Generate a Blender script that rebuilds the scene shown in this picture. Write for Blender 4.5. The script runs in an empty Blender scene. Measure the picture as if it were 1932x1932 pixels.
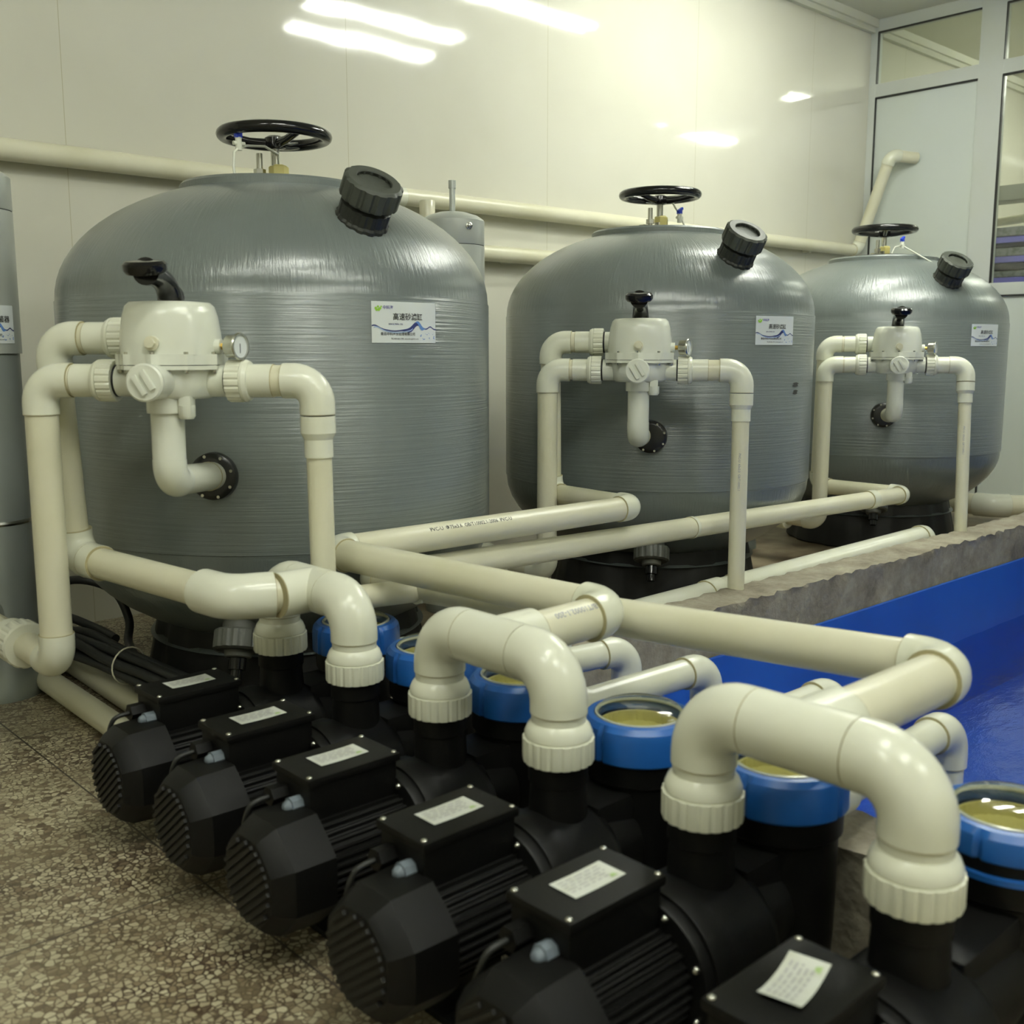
import bpy, bmesh, math, random
from mathutils import Vector, Matrix
random.seed(7)
C = bpy.context.scene.collection
R = math.radians
PI = math.pi
V = Vector

# ------------------------------------------------------------------ materials
def newmat(name):
    m = bpy.data.materials.new(name); m.use_nodes = True
    nt = m.node_tree; b = nt.nodes['Principled BSDF']
    return m, nt, b

def N(nt, t, **kw):
    n = nt.nodes.new(t)
    for k, v in kw.items():
        if k in n.inputs.keys(): n.inputs[k].default_value = v
        else: setattr(n, k, v)
    return n

def coord(nt, scale=(1, 1, 1), kind='Object'):
    tc = nt.nodes.new('ShaderNodeTexCoord'); mp = nt.nodes.new('ShaderNodeMapping')
    mp.inputs['Scale'].default_value = scale
    nt.links.new(tc.outputs[kind], mp.inputs[0]); return mp.outputs[0]

def plain(name, col, rough=.4, metal=0., coat=0., noise=0., nscale=8., bump=0., bscale=40., spec=.5):
    m, nt, b = newmat(name)
    b.inputs['Roughness'].default_value = rough
    b.inputs['Metallic'].default_value = metal
    b.inputs['Coat Weight'].default_value = coat
    b.inputs['Coat Roughness'].default_value = .08
    b.inputs['Specular IOR Level'].default_value = spec
    co = coord(nt)
    n = N(nt, 'ShaderNodeTexNoise', Scale=nscale, Detail=5.)
    nt.links.new(co, n.inputs['Vector'])
    mx = N(nt, 'ShaderNodeMix', data_type='RGBA')
    mx.inputs[6].default_value = (*col, 1)
    k = 1 - noise
    mx.inputs[7].default_value = (col[0] * k, col[1] * k, col[2] * k * .92, 1)
    cr = N(nt, 'ShaderNodeMapRange'); cr.inputs[1].default_value = .45; cr.inputs[2].default_value = .75
    nt.links.new(n.outputs[0], cr.inputs[0]); nt.links.new(cr.outputs[0], mx.inputs[0])
    nt.links.new(mx.outputs[2], b.inputs['Base Color'])
    if bump:
        n2 = N(nt, 'ShaderNodeTexNoise', Scale=bscale, Detail=4.)
        nt.links.new(co, n2.inputs['Vector'])
        bp = N(nt, 'ShaderNodeBump', Strength=bump, Distance=.002)
        nt.links.new(n2.outputs[0], bp.inputs['Height']); nt.links.new(bp.outputs[0], b.inputs['Normal'])
    return m

M = {}
M['fitting'] = plain('pvc_fitting', (.76, .77, .64), .22, noise=.08, nscale=5, spec=.5)
M['pipe'] = plain('pvc_pipe', (.72, .70, .53), .28, noise=.12, nscale=3)
M['white_plastic'] = plain('abs_white', (.73, .75, .65), .2, noise=.05, nscale=6)
M['glue'] = plain('glue_line', (.42, .38, .22), .5)
M['black'] = plain('black_plastic', (.0035, .0035, .0032), .48, bump=.12, bscale=260, noise=.2, spec=.22)
M['black_gloss'] = plain('black_gloss', (.006, .006, .006), .12)
M['rubber'] = plain('rubber_cable', (.012, .013, .012), .5, bump=.1)
M['dark_grey'] = plain('dark_grey_upvc', (.06, .066, .055), .5, spec=.3, noise=.25, nscale=20)
M['black_flange'] = plain('black_flange', (.01, .01, .009), .3)
M['steel'] = plain('steel', (.55, .55, .5), .25, metal=1.)
M['brushed'] = plain('brushed_steel', (.50, .53, .50), .33, metal=.35, noise=.1, nscale=2)
M['brass'] = plain('brass', (.6, .4, .1), .3, metal=1.)
M['silver_dark'] = plain('cylinder_paint', (.30, .33, .31), .3, metal=.35, noise=.1, nscale=3)
M['blue_ring'] = plain('blue_lock_ring', (.012, .098, .37), .33, noise=.1)
M['blue_lever'] = plain('blue_lever', (.02, .06, .6), .35)
M['gland'] = plain('pale_gland', (.14, .17, .20), .55)
M['basket'] = plain('basket_yellow', (.50, .46, .17), .5, bump=.5, bscale=90)
M['paper'] = plain('label_paper', (.70, .74, .74), .35)
M['paper2'] = plain('nameplate_paper', (.62, .64, .58), .5, noise=.12, nscale=40)
M['ink'] = plain('ink_black', (.02, .02, .02), .5)
M['ink_grey'] = plain('ink_grey', (.35, .36, .40), .5)
M['ink_green'] = plain('ink_green', (.28, .55, .05), .5)
M['ink_purple'] = plain('ink_purple', (.07, .06, .30), .5)
M['ink_navy'] = plain('ink_navy', (.03, .04, .16), .5)
M['ink_blue'] = plain('ink_blue', (.12, .24, .55), .5)
M['ink_pale'] = plain('ink_pale', (.38, .50, .72), .5)
M['faint'] = plain('faint_print', (.42, .42, .42), .5)
M['faint_green'] = plain('faint_green', (.38, .52, .22), .5)
M['red'] = plain('ink_red', (.5, .05, .03), .5)
M['alu'] = plain('aluminium_frame', (.60, .63, .60), .35, noise=.05, nscale=2)
M['panel'] = plain('white_panel', (.62, .67, .64), .25, noise=.03, nscale=1)
M['gasket'] = plain('black_gasket', (.012, .012, .012), .5)
M['ceiling'] = plain('ceiling_board', (.70, .70, .60), .5, noise=.03, nscale=1)
M['trimm'] = plain('cornice_trim', (.74, .74, .64), .4)
M['wood'] = plain('old_wood', (.20, .13, .05), .7, noise=.4, nscale=12)
M['lamp_body'] = plain('lamp_body', (.8, .8, .78), .4)
M['lilac'] = plain('lilac_pack', (.24, .22, .78), .35)
M['pack_black'] = plain('pack_black', (.02, .02, .05), .35)
M['film'] = plain('crumpled_film', (.30, .31, .33), .2, noise=.5, nscale=30, bump=1., bscale=35)
M['rack'] = plain('rack_paint', (.45, .45, .40), .5)

def mat_concrete():
    m, nt, b = newmat('rough_concrete'); co = coord(nt)
    n = N(nt, 'ShaderNodeTexNoise', Scale=7., Detail=9., Roughness=.7); nt.links.new(co, n.inputs['Vector'])
    r = nt.nodes.new('ShaderNodeValToRGB')
    r.color_ramp.elements[0].position = .3; r.color_ramp.elements[0].color = (.15, .125, .09, 1)
    r.color_ramp.elements[1].position = .7; r.color_ramp.elements[1].color = (.40, .37, .28, 1)
    nt.links.new(n.outputs[0], r.inputs[0]); nt.links.new(r.outputs[0], b.inputs['Base Color'])
    n2 = N(nt, 'ShaderNodeTexNoise', Scale=45., Detail=6.); nt.links.new(co, n2.inputs['Vector'])
    bp = N(nt, 'ShaderNodeBump', Strength=.8, Distance=.006)
    nt.links.new(n2.outputs[0], bp.inputs['Height']); nt.links.new(bp.outputs[0], b.inputs['Normal'])
    b.inputs['Roughness'].default_value = .85
    return m
M['concrete'] = mat_concrete()

def mat_terrazzo():
    m, nt, b = newmat('terrazzo_floor'); co = coord(nt)
    L = nt.links.new
    # slight distortion of the cells
    nz = N(nt, 'ShaderNodeTexNoise', Scale=60., Detail=2.); L(co, nz.inputs['Vector'])
    vm = N(nt, 'ShaderNodeVectorMath', operation='MULTIPLY_ADD'); L(nz.outputs[1], vm.inputs[0])
    vm.inputs[1].default_value = (.007, .007, .007); L(co, vm.inputs[2])
    v1 = N(nt, 'ShaderNodeTexVoronoi', feature='DISTANCE_TO_EDGE', Scale=82.); L(vm.outputs[0], v1.inputs['Vector'])
    v2 = N(nt, 'ShaderNodeTexVoronoi', feature='F1', Scale=82.); L(vm.outputs[0], v2.inputs['Vector'])
    big = N(nt, 'ShaderNodeTexNoise', Scale=2.2, Detail=4.); L(co, big.inputs['Vector'])
    # chip colour from cell id
    r = nt.nodes.new('ShaderNodeValToRGB'); e = r.color_ramp.elements
    e[0].position = 0; e[0].color = (.25, .20, .12, 1); e[1].position = 1; e[1].color = (.56, .52, .36, 1)
    x = e.new(.18); x.color = (.10, .07, .045, 1)
    x = e.new(.25); x.color = (.33, .28, .18, 1)
    sep = N(nt, 'ShaderNodeSeparateColor'); L(v2.outputs['Color'], sep.inputs[0]); L(sep.outputs[0], r.inputs[0])
    # grout mask, wider where the big noise is high
    mr = N(nt, 'ShaderNodeMapRange'); mr.inputs[1].default_value = .35; mr.inputs[2].default_value = .65
    mr.inputs[3].default_value = .045; mr.inputs[4].default_value = .125; L(big.outputs[0], mr.inputs[0])
    lt = N(nt, 'ShaderNodeMath', operation='DIVIDE'); L(v1.outputs['Distance'], lt.inputs[0]); L(mr.outputs[0], lt.inputs[1])
    cl = N(nt, 'ShaderNodeMapRange'); cl.inputs[1].default_value = .5; cl.inputs[2].default_value = 1.3; L(lt.outputs[0], cl.inputs[0])
    gcol = N(nt, 'ShaderNodeMix', data_type='RGBA'); gcol.inputs[6].default_value = (.16, .13, .08, 1); gcol.inputs[7].default_value = (.045, .022, .012, 1)
    mr2 = N(nt, 'ShaderNodeMapRange'); mr2.inputs[1].default_value = .42; mr2.inputs[2].default_value = .62; L(big.outputs[0], mr2.inputs[0]); L(mr2.outputs[0], gcol.inputs[0])
    mx = N(nt, 'ShaderNodeMix', data_type='RGBA'); L(cl.outputs[0], mx.inputs[0]); L(gcol.outputs[2], mx.inputs[6]); L(r.outputs[0], mx.inputs[7])
    # worn film of grime, in blotches
    gr = N(nt, 'ShaderNodeTexNoise', Scale=4.5, Detail=6., Roughness=.65); L(co, gr.inputs['Vector'])
    grm = N(nt, 'ShaderNodeMapRange'); grm.inputs[1].default_value = .45; grm.inputs[2].default_value = .7; grm.inputs[4].default_value = .7; L(gr.outputs[0], grm.inputs[0])
    m2 = N(nt, 'ShaderNodeMix', data_type='RGBA'); L(grm.outputs[0], m2.inputs[0]); L(mx.outputs[2], m2.inputs[6]); m2.inputs[7].default_value = (.22, .18, .105, 1)
    # cast joints every 0.9 m
    sx = N(nt, 'ShaderNodeSeparateXYZ'); L(co, sx.inputs[0])
    prev = None
    for i, off in ((0, .18), (1, .28)):
        a = N(nt, 'ShaderNodeMath', operation='ADD'); L(sx.outputs[i], a.inputs[0]); a.inputs[1].default_value = 90 + off
        f = N(nt, 'ShaderNodeMath', operation='PINGPONG'); L(a.outputs[0], f.inputs[0]); f.inputs[1].default_value = .5
        g = N(nt, 'ShaderNodeMath', operation='LESS_THAN'); L(f.outputs[0], g.inputs[0]); g.inputs[1].default_value = .0022
        if prev:
            q = N(nt, 'ShaderNodeMath', operation='MAXIMUM'); L(prev.outputs[0], q.inputs[0]); L(g.outputs[0], q.inputs[1]); prev = q
        else: prev = g
    m3 = N(nt, 'ShaderNodeMix', data_type='RGBA'); L(prev.outputs[0], m3.inputs[0]); L(m2.outputs[2], m3.inputs[6]); m3.inputs[7].default_value = (.07, .055, .04, 1)
    # plain cement screed beyond the filters' front edge
    mk = N(nt, 'ShaderNodeMath', operation='GREATER_THAN'); L(sx.outputs[0], mk.inputs[0]); mk.inputs[1].default_value = 1.9
    cn = N(nt, 'ShaderNodeTexNoise', Scale=5., Detail=8.); L(co, cn.inputs['Vector'])
    crp = nt.nodes.new('ShaderNodeValToRGB'); crp.color_ramp.elements[0].position = .35; crp.color_ramp.elements[0].color = (.14, .10, .06, 1)
    crp.color_ramp.elements[1].position = .7; crp.color_ramp.elements[1].color = (.38, .32, .21, 1); L(cn.outputs[0], crp.inputs[0])
    m4 = N(nt, 'ShaderNodeMix', data_type='RGBA'); L(mk.outputs[0], m4.inputs[0]); L(m3.outputs[2], m4.inputs[6]); L(crp.outputs[0], m4.inputs[7])
    L(m4.outputs[2], b.inputs['Base Color'])
    b.inputs['Roughness'].default_value = .42
    bp = N(nt, 'ShaderNodeBump', Strength=.25, Distance=.001); L(cl.outputs[0], bp.inputs['Height']); L(bp.outputs[0], b.inputs['Normal'])
    return m
M['terrazzo'] = mat_terrazzo()

def mat_wall():
    m, nt, b = newmat('glossy_wall_panel'); L = nt.links.new
    co = coord(nt)
    n = N(nt, 'ShaderNodeTexNoise', Scale=1.2, Detail=3.); L(co, n.inputs['Vector'])
    r = nt.nodes.new('ShaderNodeValToRGB')
    r.color_ramp.elements[0].color = (.60, .59, .49, 1); r.color_ramp.elements[0].position = .3
    r.color_ramp.elements[1].color = (.66, .65, .55, 1); r.color_ramp.elements[1].position = .7
    L(n.outputs[0], r.inputs[0])
    # vertical board seams
    s = N(nt, 'ShaderNodeSeparateXYZ'); L(co, s.inputs[0])
    a = N(nt, 'ShaderNodeMath', operation='ADD'); L(s.outputs[0], a.inputs[0]); a.inputs[1].default_value = 57 * 1.14 - 1.417
    f = N(nt, 'ShaderNodeMath', operation='PINGPONG'); L(a.outputs[0], f.inputs[0]); f.inputs[1].default_value = .57
    g = N(nt, 'ShaderNodeMath', operation='LESS_THAN'); L(f.outputs[0], g.inputs[0]); g.inputs[1].default_value = .0014
    mx = N(nt, 'ShaderNodeMix', data_type='RGBA'); L(g.outputs[0], mx.inputs[0]); L(r.outputs[0], mx.inputs[6]); mx.inputs[7].default_value = (.48, .46, .33, 1)
    L(mx.outputs[2], b.inputs['Base Color'])
    b.inputs['Roughness'].default_value = .06
    co2 = coord(nt, (1.5, 1.5, .9))
    n2 = N(nt, 'ShaderNodeTexNoise', Scale=2.2, Detail=1.); L(co2, n2.inputs['Vector'])
    co3 = coord(nt, (60, 1, 6))
    n3 = N(nt, 'ShaderNodeTexNoise', Scale=1., Detail=2.); L(co3, n3.inputs['Vector'])
    md = N(nt, 'ShaderNodeMath', operation='MULTIPLY'); L(n3.outputs[0], md.inputs[0]); md.inputs[1].default_value = .03
    ad = N(nt, 'ShaderNodeMath', operation='ADD'); L(n2.outputs[0], ad.inputs[0]); L(md.outputs[0], ad.inputs[1])
    bp = N(nt, 'ShaderNodeBump', Strength=.5, Distance=.0035); L(ad.outputs[0], bp.inputs['Height']); L(bp.outputs[0], b.inputs['Normal'])
    return m
M['wall'] = mat_wall()

def mat_tank():
    m, nt, b = newmat('wound_fibreglass'); L = nt.links.new
    tc = nt.nodes.new('ShaderNodeTexCoord'); s = N(nt, 'ShaderNodeSeparateXYZ'); L(tc.outputs['Object'], s.inputs[0])
    at = N(nt, 'ShaderNodeMath', operation='ARCTAN2'); L(s.outputs[1], at.inputs[0]); L(s.outputs[0], at.inputs[1])
    # filament rings around the drum
    def wind(ka, kz, tw):
        sa = N(nt, 'ShaderNodeMath', operation='MULTIPLY'); L(at.outputs[0], sa.inputs[0]); sa.inputs[1].default_value = ka
        sz = N(nt, 'ShaderNodeMath', operation='MULTIPLY'); L(s.outputs[2], sz.inputs[0]); sz.inputs[1].default_value = kz
        tz = N(nt, 'ShaderNodeMath', operation='MULTIPLY_ADD'); L(at.outputs[0], tz.inputs[0]); tz.inputs[1].default_value = tw; L(sz.outputs[0], tz.inputs[2])
        cb = N(nt, 'ShaderNodeCombineXYZ'); L(sa.outputs[0], cb.inputs[0]); L(tz.outputs[0], cb.inputs[1])
        n = N(nt, 'ShaderNodeTexNoise', Scale=1., Detail=4., Roughness=.6); L(cb.outputs[0], n.inputs['Vector']); return n.outputs[0]
    h1 = wind(1.6, 150, .6)
    h2 = wind(60, 14, 0.)
    ab = N(nt, 'ShaderNodeMath', operation='SUBTRACT'); L(s.outputs[2], ab.inputs[0]); ab.inputs[1].default_value = .785
    abs_ = N(nt, 'ShaderNodeMath', operation='ABSOLUTE'); L(ab.outputs[0], abs_.inputs[0])
    mk = N(nt, 'ShaderNodeMapRange'); mk.inputs[1].default_value = .315; mk.inputs[2].default_value = .325; L(abs_.outputs[0], mk.inputs[0])
    mh = N(nt, 'ShaderNodeMix', data_type='FLOAT'); L(mk.outputs[0], mh.inputs[0]); L(h1, mh.inputs[2]); L(h2, mh.inputs[3])
    st = N(nt, 'ShaderNodeMapRange'); st.inputs[3].default_value = .5; st.inputs[4].default_value = .42; L(mk.outputs[0], st.inputs[0])
    bp = N(nt, 'ShaderNodeBump', Distance=.004); L(mh.outputs[0], bp.inputs['Height']); L(st.outputs[0], bp.inputs['Strength']); L(bp.outputs[0], b.inputs['Normal']); L(bp.outputs[0], b.inputs['Coat Normal'])
    n = N(nt, 'ShaderNodeTexNoise', Scale=2.5, Detail=5.); L(tc.outputs['Object'], n.inputs['Vector'])
    r = nt.nodes.new('ShaderNodeValToRGB')
    r.color_ramp.elements[0].color = (.128, .150, .143, 1); r.color_ramp.elements[0].position = .35
    r.color_ramp.elements[1].color = (.166, .190, .182, 1); r.color_ramp.elements[1].position = .7
    L(n.outputs[0], r.inputs[0]); L(r.outputs[0], b.inputs['Base Color'])
    b.inputs['Roughness'].default_value = .30
    b.inputs['Coat Weight'].default_value = .5; b.inputs['Coat Roughness'].default_value = .15
    return m
M['tank'] = mat_tank()

def mat_liner(name, c1, c2, rough):
    m, nt, b = newmat(name); L = nt.links.new; co = coord(nt)
    n = N(nt, 'ShaderNodeTexNoise', Scale=1.6, Detail=3.); L(co, n.inputs['Vector'])
    r = nt.nodes.new('ShaderNodeValToRGB')
    r.color_ramp.elements[0].color = (*c1, 1); r.color_ramp.elements[0].position = .35
    r.color_ramp.elements[1].color = (*c2, 1); r.color_ramp.elements[1].position = .65
    L(n.outputs[0], r.inputs[0]); L(r.outputs[0], b.inputs['Base Color']); b.inputs['Roughness'].default_value = rough
    bp = N(nt, 'ShaderNodeBump', Strength=.2, Distance=.02); L(n.outputs[0], bp.inputs['Height']); L(bp.outputs[0], b.inputs['Normal'])
    return m
M['liner'] = mat_liner('blue_liner', (.006, .075, .42), (.010, .10, .50), .4)

def mat_water():
    m = mat_glass('pool_water', (.38, .72, .93), .03); nt = m.node_tree; L = nt.links.new
    co = coord(nt, (1, 2.2, 1))
    n = N(nt, 'ShaderNodeTexNoise', Scale=5., Detail=6., Roughness=.62); L(co, n.inputs['Vector'])
    bp = N(nt, 'ShaderNodeBump', Strength=.35, Distance=.012); L(n.outputs[0], bp.inputs['Height'])
    for q in nt.nodes:
        if q.type in ('BSDF_GLOSSY', 'LAYER_WEIGHT'): L(bp.outputs[0], q.inputs['Normal'])
    return m

def mat_glass(name, tint=(1, 1, 1), rough=.0):
    m, nt, b = newmat(name); L = nt.links.new
    out = [n for n in nt.nodes if n.type == 'OUTPUT_MATERIAL'][0]
    t = N(nt, 'ShaderNodeBsdfTransparent'); t.inputs[0].default_value = (*tint, 1)
    g = N(nt, 'ShaderNodeBsdfGlossy', Roughness=rough)
    lw = N(nt, 'ShaderNodeLayerWeight'); lw.inputs[0].default_value = .5; pw = N(nt, 'ShaderNodeMath', operation='POWER'); L(lw.outputs[1], pw.inputs[0]); pw.inputs[1].default_value = 3.6
    f = N(nt, 'ShaderNodeMath', operation='MULTIPLY_ADD'); L(pw.outputs[0], f.inputs[0]); f.inputs[1].default_value = .85; f.inputs[2].default_value = .05
    mx = N(nt, 'ShaderNodeMixShader')
    L(f.outputs[0], mx.inputs[0]); L(t.outputs[0], mx.inputs[1]); L(g.outputs[0], mx.inputs[2]); L(mx.outputs[0], out.inputs[0])
    return m
M['water'] = mat_water()
M['glass'] = mat_glass('window_glass', (.95, .97, .93))
M['clear'] = mat_glass('clear_lid', (.86, .87, .80), .06)

def mat_emit(name, col, s):
    m, nt, b = newmat(name)
    b.inputs['Emission Color'].default_value = (*col, 1); b.inputs['Emission Strength'].default_value = s
    b.inputs['Base Color'].default_value = (.8, .8, .8, 1)
    return m
M['tube'] = mat_emit('fluorescent_tube', (.97, 1., .90), 85.)
M['tube_far'] = mat_emit('fluorescent_tube_next_room', (.97, 1., .90), 80.)

# ------------------------------------------------------------------ geometry helpers
def frame(d):
    d = V(d).normalized()
    a = V((0, 0, 1)) if abs(d.z) < .9 else V((1, 0, 0))
    x = a.cross(d).normalized(); y = d.cross(x).normalized()
    return x, y, d

class G:
    def __init__(s): s.v = []; s.f = []
    def add(s, vs, fs):
        o = len(s.v); s.v += [V(p) for p in vs]; s.f += [tuple(i + o for i in f) for f in fs]; return s
    def tube(s, pts, r, seg=20, caps=True):
        pts = [V(p) for p in pts]; n = len(pts)
        rs = r if isinstance(r, (list, tuple)) else [r] * n
        T = []
        for i in range(n):
            a = pts[max(0, i - 1)]; b = pts[min(n - 1, i + 1)]; T.append((b - a).normalized())
        x, y, _ = frame(T[0]); vs = []; fs = []
        for i in range(n):
            if i:
                x = (x - T[i] * x.dot(T[i])).normalized()
            y = T[i].cross(x)
            for k in range(seg):
                t = 2 * PI * k / seg; vs.append(pts[i] + (x * math.cos(t) + y * math.sin(t)) * rs[i])
        for i in range(n - 1):
            for k in range(seg):
                a = i * seg + k; b = i * seg + (k + 1) % seg
                fs.append((a, b, b + seg, a + seg))
        if caps:
            fs.append(tuple(reversed(range(seg)))); fs.append(tuple(range((n - 1) * seg, n * seg)))
        return s.add(vs, fs)
    def lathe(s, prof, o=(0, 0, 0), d=(0, 0, 1), seg=32, fn=None, caps=True):
        x, y, z = frame(d); o = V(o); vs = []; fs = []
        for j, (r, h) in enumerate(prof):
            for k in range(seg):
                t = 2 * PI * k / seg; q = fn(t, r, h) if fn else r
                vs.append(o + z * h + (x * math.cos(t) + y * math.sin(t)) * q)
        for j in range(len(prof) - 1):
            for k in range(seg):
                a = j * seg + k; b = j * seg + (k + 1) % seg
                fs.append((a, b, b + seg, a + seg))
        if caps:
            fs.append(tuple(reversed(range(seg)))); fs.append(tuple(range((len(prof) - 1) * seg, len(prof) * seg)))
        return s.add(vs, fs)
    def box(s, lo, hi, bev=0., mat=None, segs=2):
        bm = bmesh.new(); bmesh.ops.create_cube(bm, size=1)
        lo = V(lo); hi = V(hi); c = (lo + hi) / 2; d = hi - lo
        for v in bm.verts: v.co = V((v.co.x * d.x, v.co.y * d.y, v.co.z * d.z)) + c
        if bev: bmesh.ops.bevel(bm, geom=bm.edges[:], offset=bev, segments=segs, affect='EDGES', profile=.7)
        if mat is not None: bmesh.ops.transform(bm, matrix=mat, verts=bm.verts)
        bm.verts.ensure_lookup_table()
        s.add([v.co.copy() for v in bm.verts], [tuple(v.index for v in f.verts) for f in bm.faces]); bm.free(); return s
    def prism(s, poly, z0, z1, top=1.):
        n = len(poly); cx = sum(p[0] for p in poly) / n; cy = sum(p[1] for p in poly) / n
        vs = [(p[0], p[1], z0) for p in poly] + [(cx + (p[0] - cx) * top, cy + (p[1] - cy) * top, z1) for p in poly]
        fs = [(i, (i + 1) % n, n + (i + 1) % n, n + i) for i in range(n)] + [tuple(reversed(range(n))), tuple(range(n, 2 * n))]
        return s.add(vs, fs)
    def sphere(s, c, r, seg=16, sc=(1, 1, 1)):
        prof = [(max(1e-4, r * math.sin(PI * i / 8)), -r * math.cos(PI * i / 8)) for i in range(9)]
        o = len(s.v); s.lathe(prof, (0, 0, 0), (0, 0, 1), seg, caps=False)
        for i in range(o, len(s.v)):
            p = s.v[i]; s.v[i] = V((p.x * sc[0], p.y * sc[1], p.z * sc[2])) + V(c)
        return s
    def xform(s, m): s.v = [m @ p for p in s.v]; return s
    def build(s, name, mat, parent=None, world=False, sharp=38):
        if world and parent is not None:
            r = parent
            while r.parent: r = r.parent
            o = r.location; s.v = [p - o for p in s.v]
        me = bpy.data.meshes.new(name); me.from_pydata([tuple(p) for p in s.v], [], s.f)
        bm = bmesh.new(); bm.from_mesh(me); bmesh.ops.recalc_face_normals(bm, faces=bm.faces[:]); bm.to_mesh(me); bm.free()
        me.polygons.foreach_set('use_smooth', [True] * len(me.polygons))
        me.set_sharp_from_angle(angle=R(sharp))
        me.materials.append(M[mat] if isinstance(mat, str) else mat)
        ob = bpy.data.objects.new(name, me); C.objects.link(ob)
        if parent is not None: ob.parent = parent
        return ob

def tag(o, label=None, cat=None, group=None, kind=None):
    if label: o['label'] = label
    if cat: o['category'] = cat
    if group: o['group'] = group
    if kind: o['kind'] = kind
    return o

def thing(name, label, cat, loc=(0, 0, 0), rz=0, group=None):
    o = bpy.data.objects.new(name, None); C.objects.link(o); o.empty_display_size = .05
    o.location = loc; o.rotation_euler.z = rz
    return tag(o, label, cat, group)

def kids(o): return [c for c in bpy.data.objects if c.parent == o]
def copy_tree(o, parent=None):
    c = o.copy(); C.objects.link(c)
    if parent is not None: c.parent = parent
    for k in kids(o): copy_tree(k, c)
    return c

def struct(name, g, mat, label=None):
    o = g.build(name, mat); o['kind'] = 'structure'
    if label: o['label'] = label
    return o

# text outlines as flat mesh data: list of verts (x, y) and faces
def text_geo(body, size, res=2):
    cu = bpy.data.curves.new('text', 'FONT'); cu.body = body; cu.size = size; cu.resolution_u = res
    cu.offset = size * .012; cu.align_x = 'CENTER'; cu.align_y = 'CENTER'; cu.fill_mode = 'FRONT'
    ob = bpy.data.objects.new('text', cu); C.objects.link(ob); bpy.context.view_layer.update()
    me = bpy.data.meshes.new_from_object(ob.evaluated_get(bpy.context.evaluated_depsgraph_get()))
    vs = [(v.co.x, v.co.y) for v in me.vertices]; fs = [tuple(p.vertices) for p in me.polygons]
    bpy.data.objects.remove(ob); bpy.data.curves.remove(cu); bpy.data.meshes.remove(me)
    return vs, fs

def put(fs_geo, fn):
    vs, fs = fs_geo; g = G(); g.add([fn(x, y) for x, y in vs], fs); return g

def flat_build(g, name, mat, parent):
    ob = g.build(name, mat, parent); return ob

def smooth(pts, n=6):
    P = [V(p) for p in pts]; out = []
    for i in range(len(P) - 1):
        p0 = P[max(0, i - 1)]; p1 = P[i]; p2 = P[i + 1]; p3 = P[min(len(P) - 1, i + 2)]
        for k in range(n):
            t = k / n; out.append(.5 * ((2 * p1) + (p2 - p0) * t + (2 * p0 - 5 * p1 + 4 * p2 - p3) * t * t + (3 * p1 - p0 - 3 * p2 + p3) * t ** 3))
    out.append(P[-1]); return out
# ------------------------------------------------------------------ pipework helpers
def arc_path(c, d1, d2, arm, br):
    c = V(c); d1 = V(d1).normalized(); d2 = V(d2).normalized()
    ang = PI - d1.angle(d2); tl = br * math.tan(ang / 2)
    tl = min(tl, arm * .92); br = tl / math.tan(ang / 2)
    a = c + d1 * tl; b = c + d2 * tl
    bis = (d1 + d2).normalized(); o = c + bis * math.hypot(tl, br)
    va = a - o; vb = b - o; out = [c + d1 * arm]
    n = 9
    for i in range(n + 1):
        t = i / n; w = math.sin((1 - t) * ang) / math.sin(ang) * va + math.sin(t * ang) / math.sin(ang) * vb if math.sin(ang) > 1e-3 else va.lerp(vb, t)
        out.append(o + w)
    out.append(c + d2 * arm); return out

def elbow(root, c, d1, d2, fr, arm, glue=True, br=None, mat='fitting'):
    pts = arc_path(c, d1, d2, arm, br or fr * 1.3)
    ELBOWS.append((V(c), arm))
    e = G().tube(pts, fr, 28).build('elbow', mat, root, world=True)
    if glue:
        for d in (V(d1).normalized(), V(d2).normalized()):
            x = V(c) + d * arm; G().tube([x - d * .001, x + d * .0015], fr * .985, 24).build('glue_ring', 'glue', e, world=True)
    return e

def ribbed(n, dep, h0, h1):
    def fn(t, r, h):
        if h0 <= h <= h1: return r + dep * (1 if (t * n / (2 * PI)) % 1 < .62 else 0)
        return r
    return fn

def union_nut(root, p, d, fr, nr, ln=.05, mat='fitting'):
    """collar nut centred at p along d, with a dark seal line on the far side"""
    h = ln / 2
    prof = [(fr, -h), (nr * .93, -h), (nr * .955, -h + .004), (nr * .955, h * .35), (nr * .93, h * .38), (nr * .99, h * .4), (nr * .99, h * .62), (nr * .9, h * .95), (fr, h)]
    n = G().lathe(prof, p, d, 72, ribbed(18, nr * .045, -h, h * .37)).build('union_nut', mat, root, world=True, sharp=25)
    dd = V(d).normalized(); q = V(p) - dd * (h + .004)
    G().tube([q, q + dd * .003], fr * .99, 28).build('seal_ring', 'gasket', n, world=True)
    return n

PIPES = []; ELBOWS = []
def pipe(root, a, b, r, mat='pipe', name='pipe'):
    o = G().tube([a, b], r, 28).build(name, mat, root, world=True)
    PIPES.append((o, V(a), V(b))); return o
def trim_pipes():
    """end every pipe inside the socket of the elbow it meets"""
    for o, a, b in PIPES:
        d = (b - a).normalized(); vs_ = o.data.vertices
        for c, arm in ELBOWS:
            if (c - a).length < .002:
                for i in range(28): vs_[i].co += d * arm * .93
            if (c - b).length < .002:
                for i in range(28, 56): vs_[i].co -= d * arm * .93

def coupling(root, a, b, r):
    a = V(a); b = V(b); o = G().tube([a, b], r, 28).build('coupling', 'fitting', root, world=True)
    d = (b - a).normalized()
    for q in (a - d * .0015, b - d * .0005): G().tube([q, q + d * .002], r * .985, 24).build('glue_ring', 'glue', o, world=True)
    return o

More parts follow.
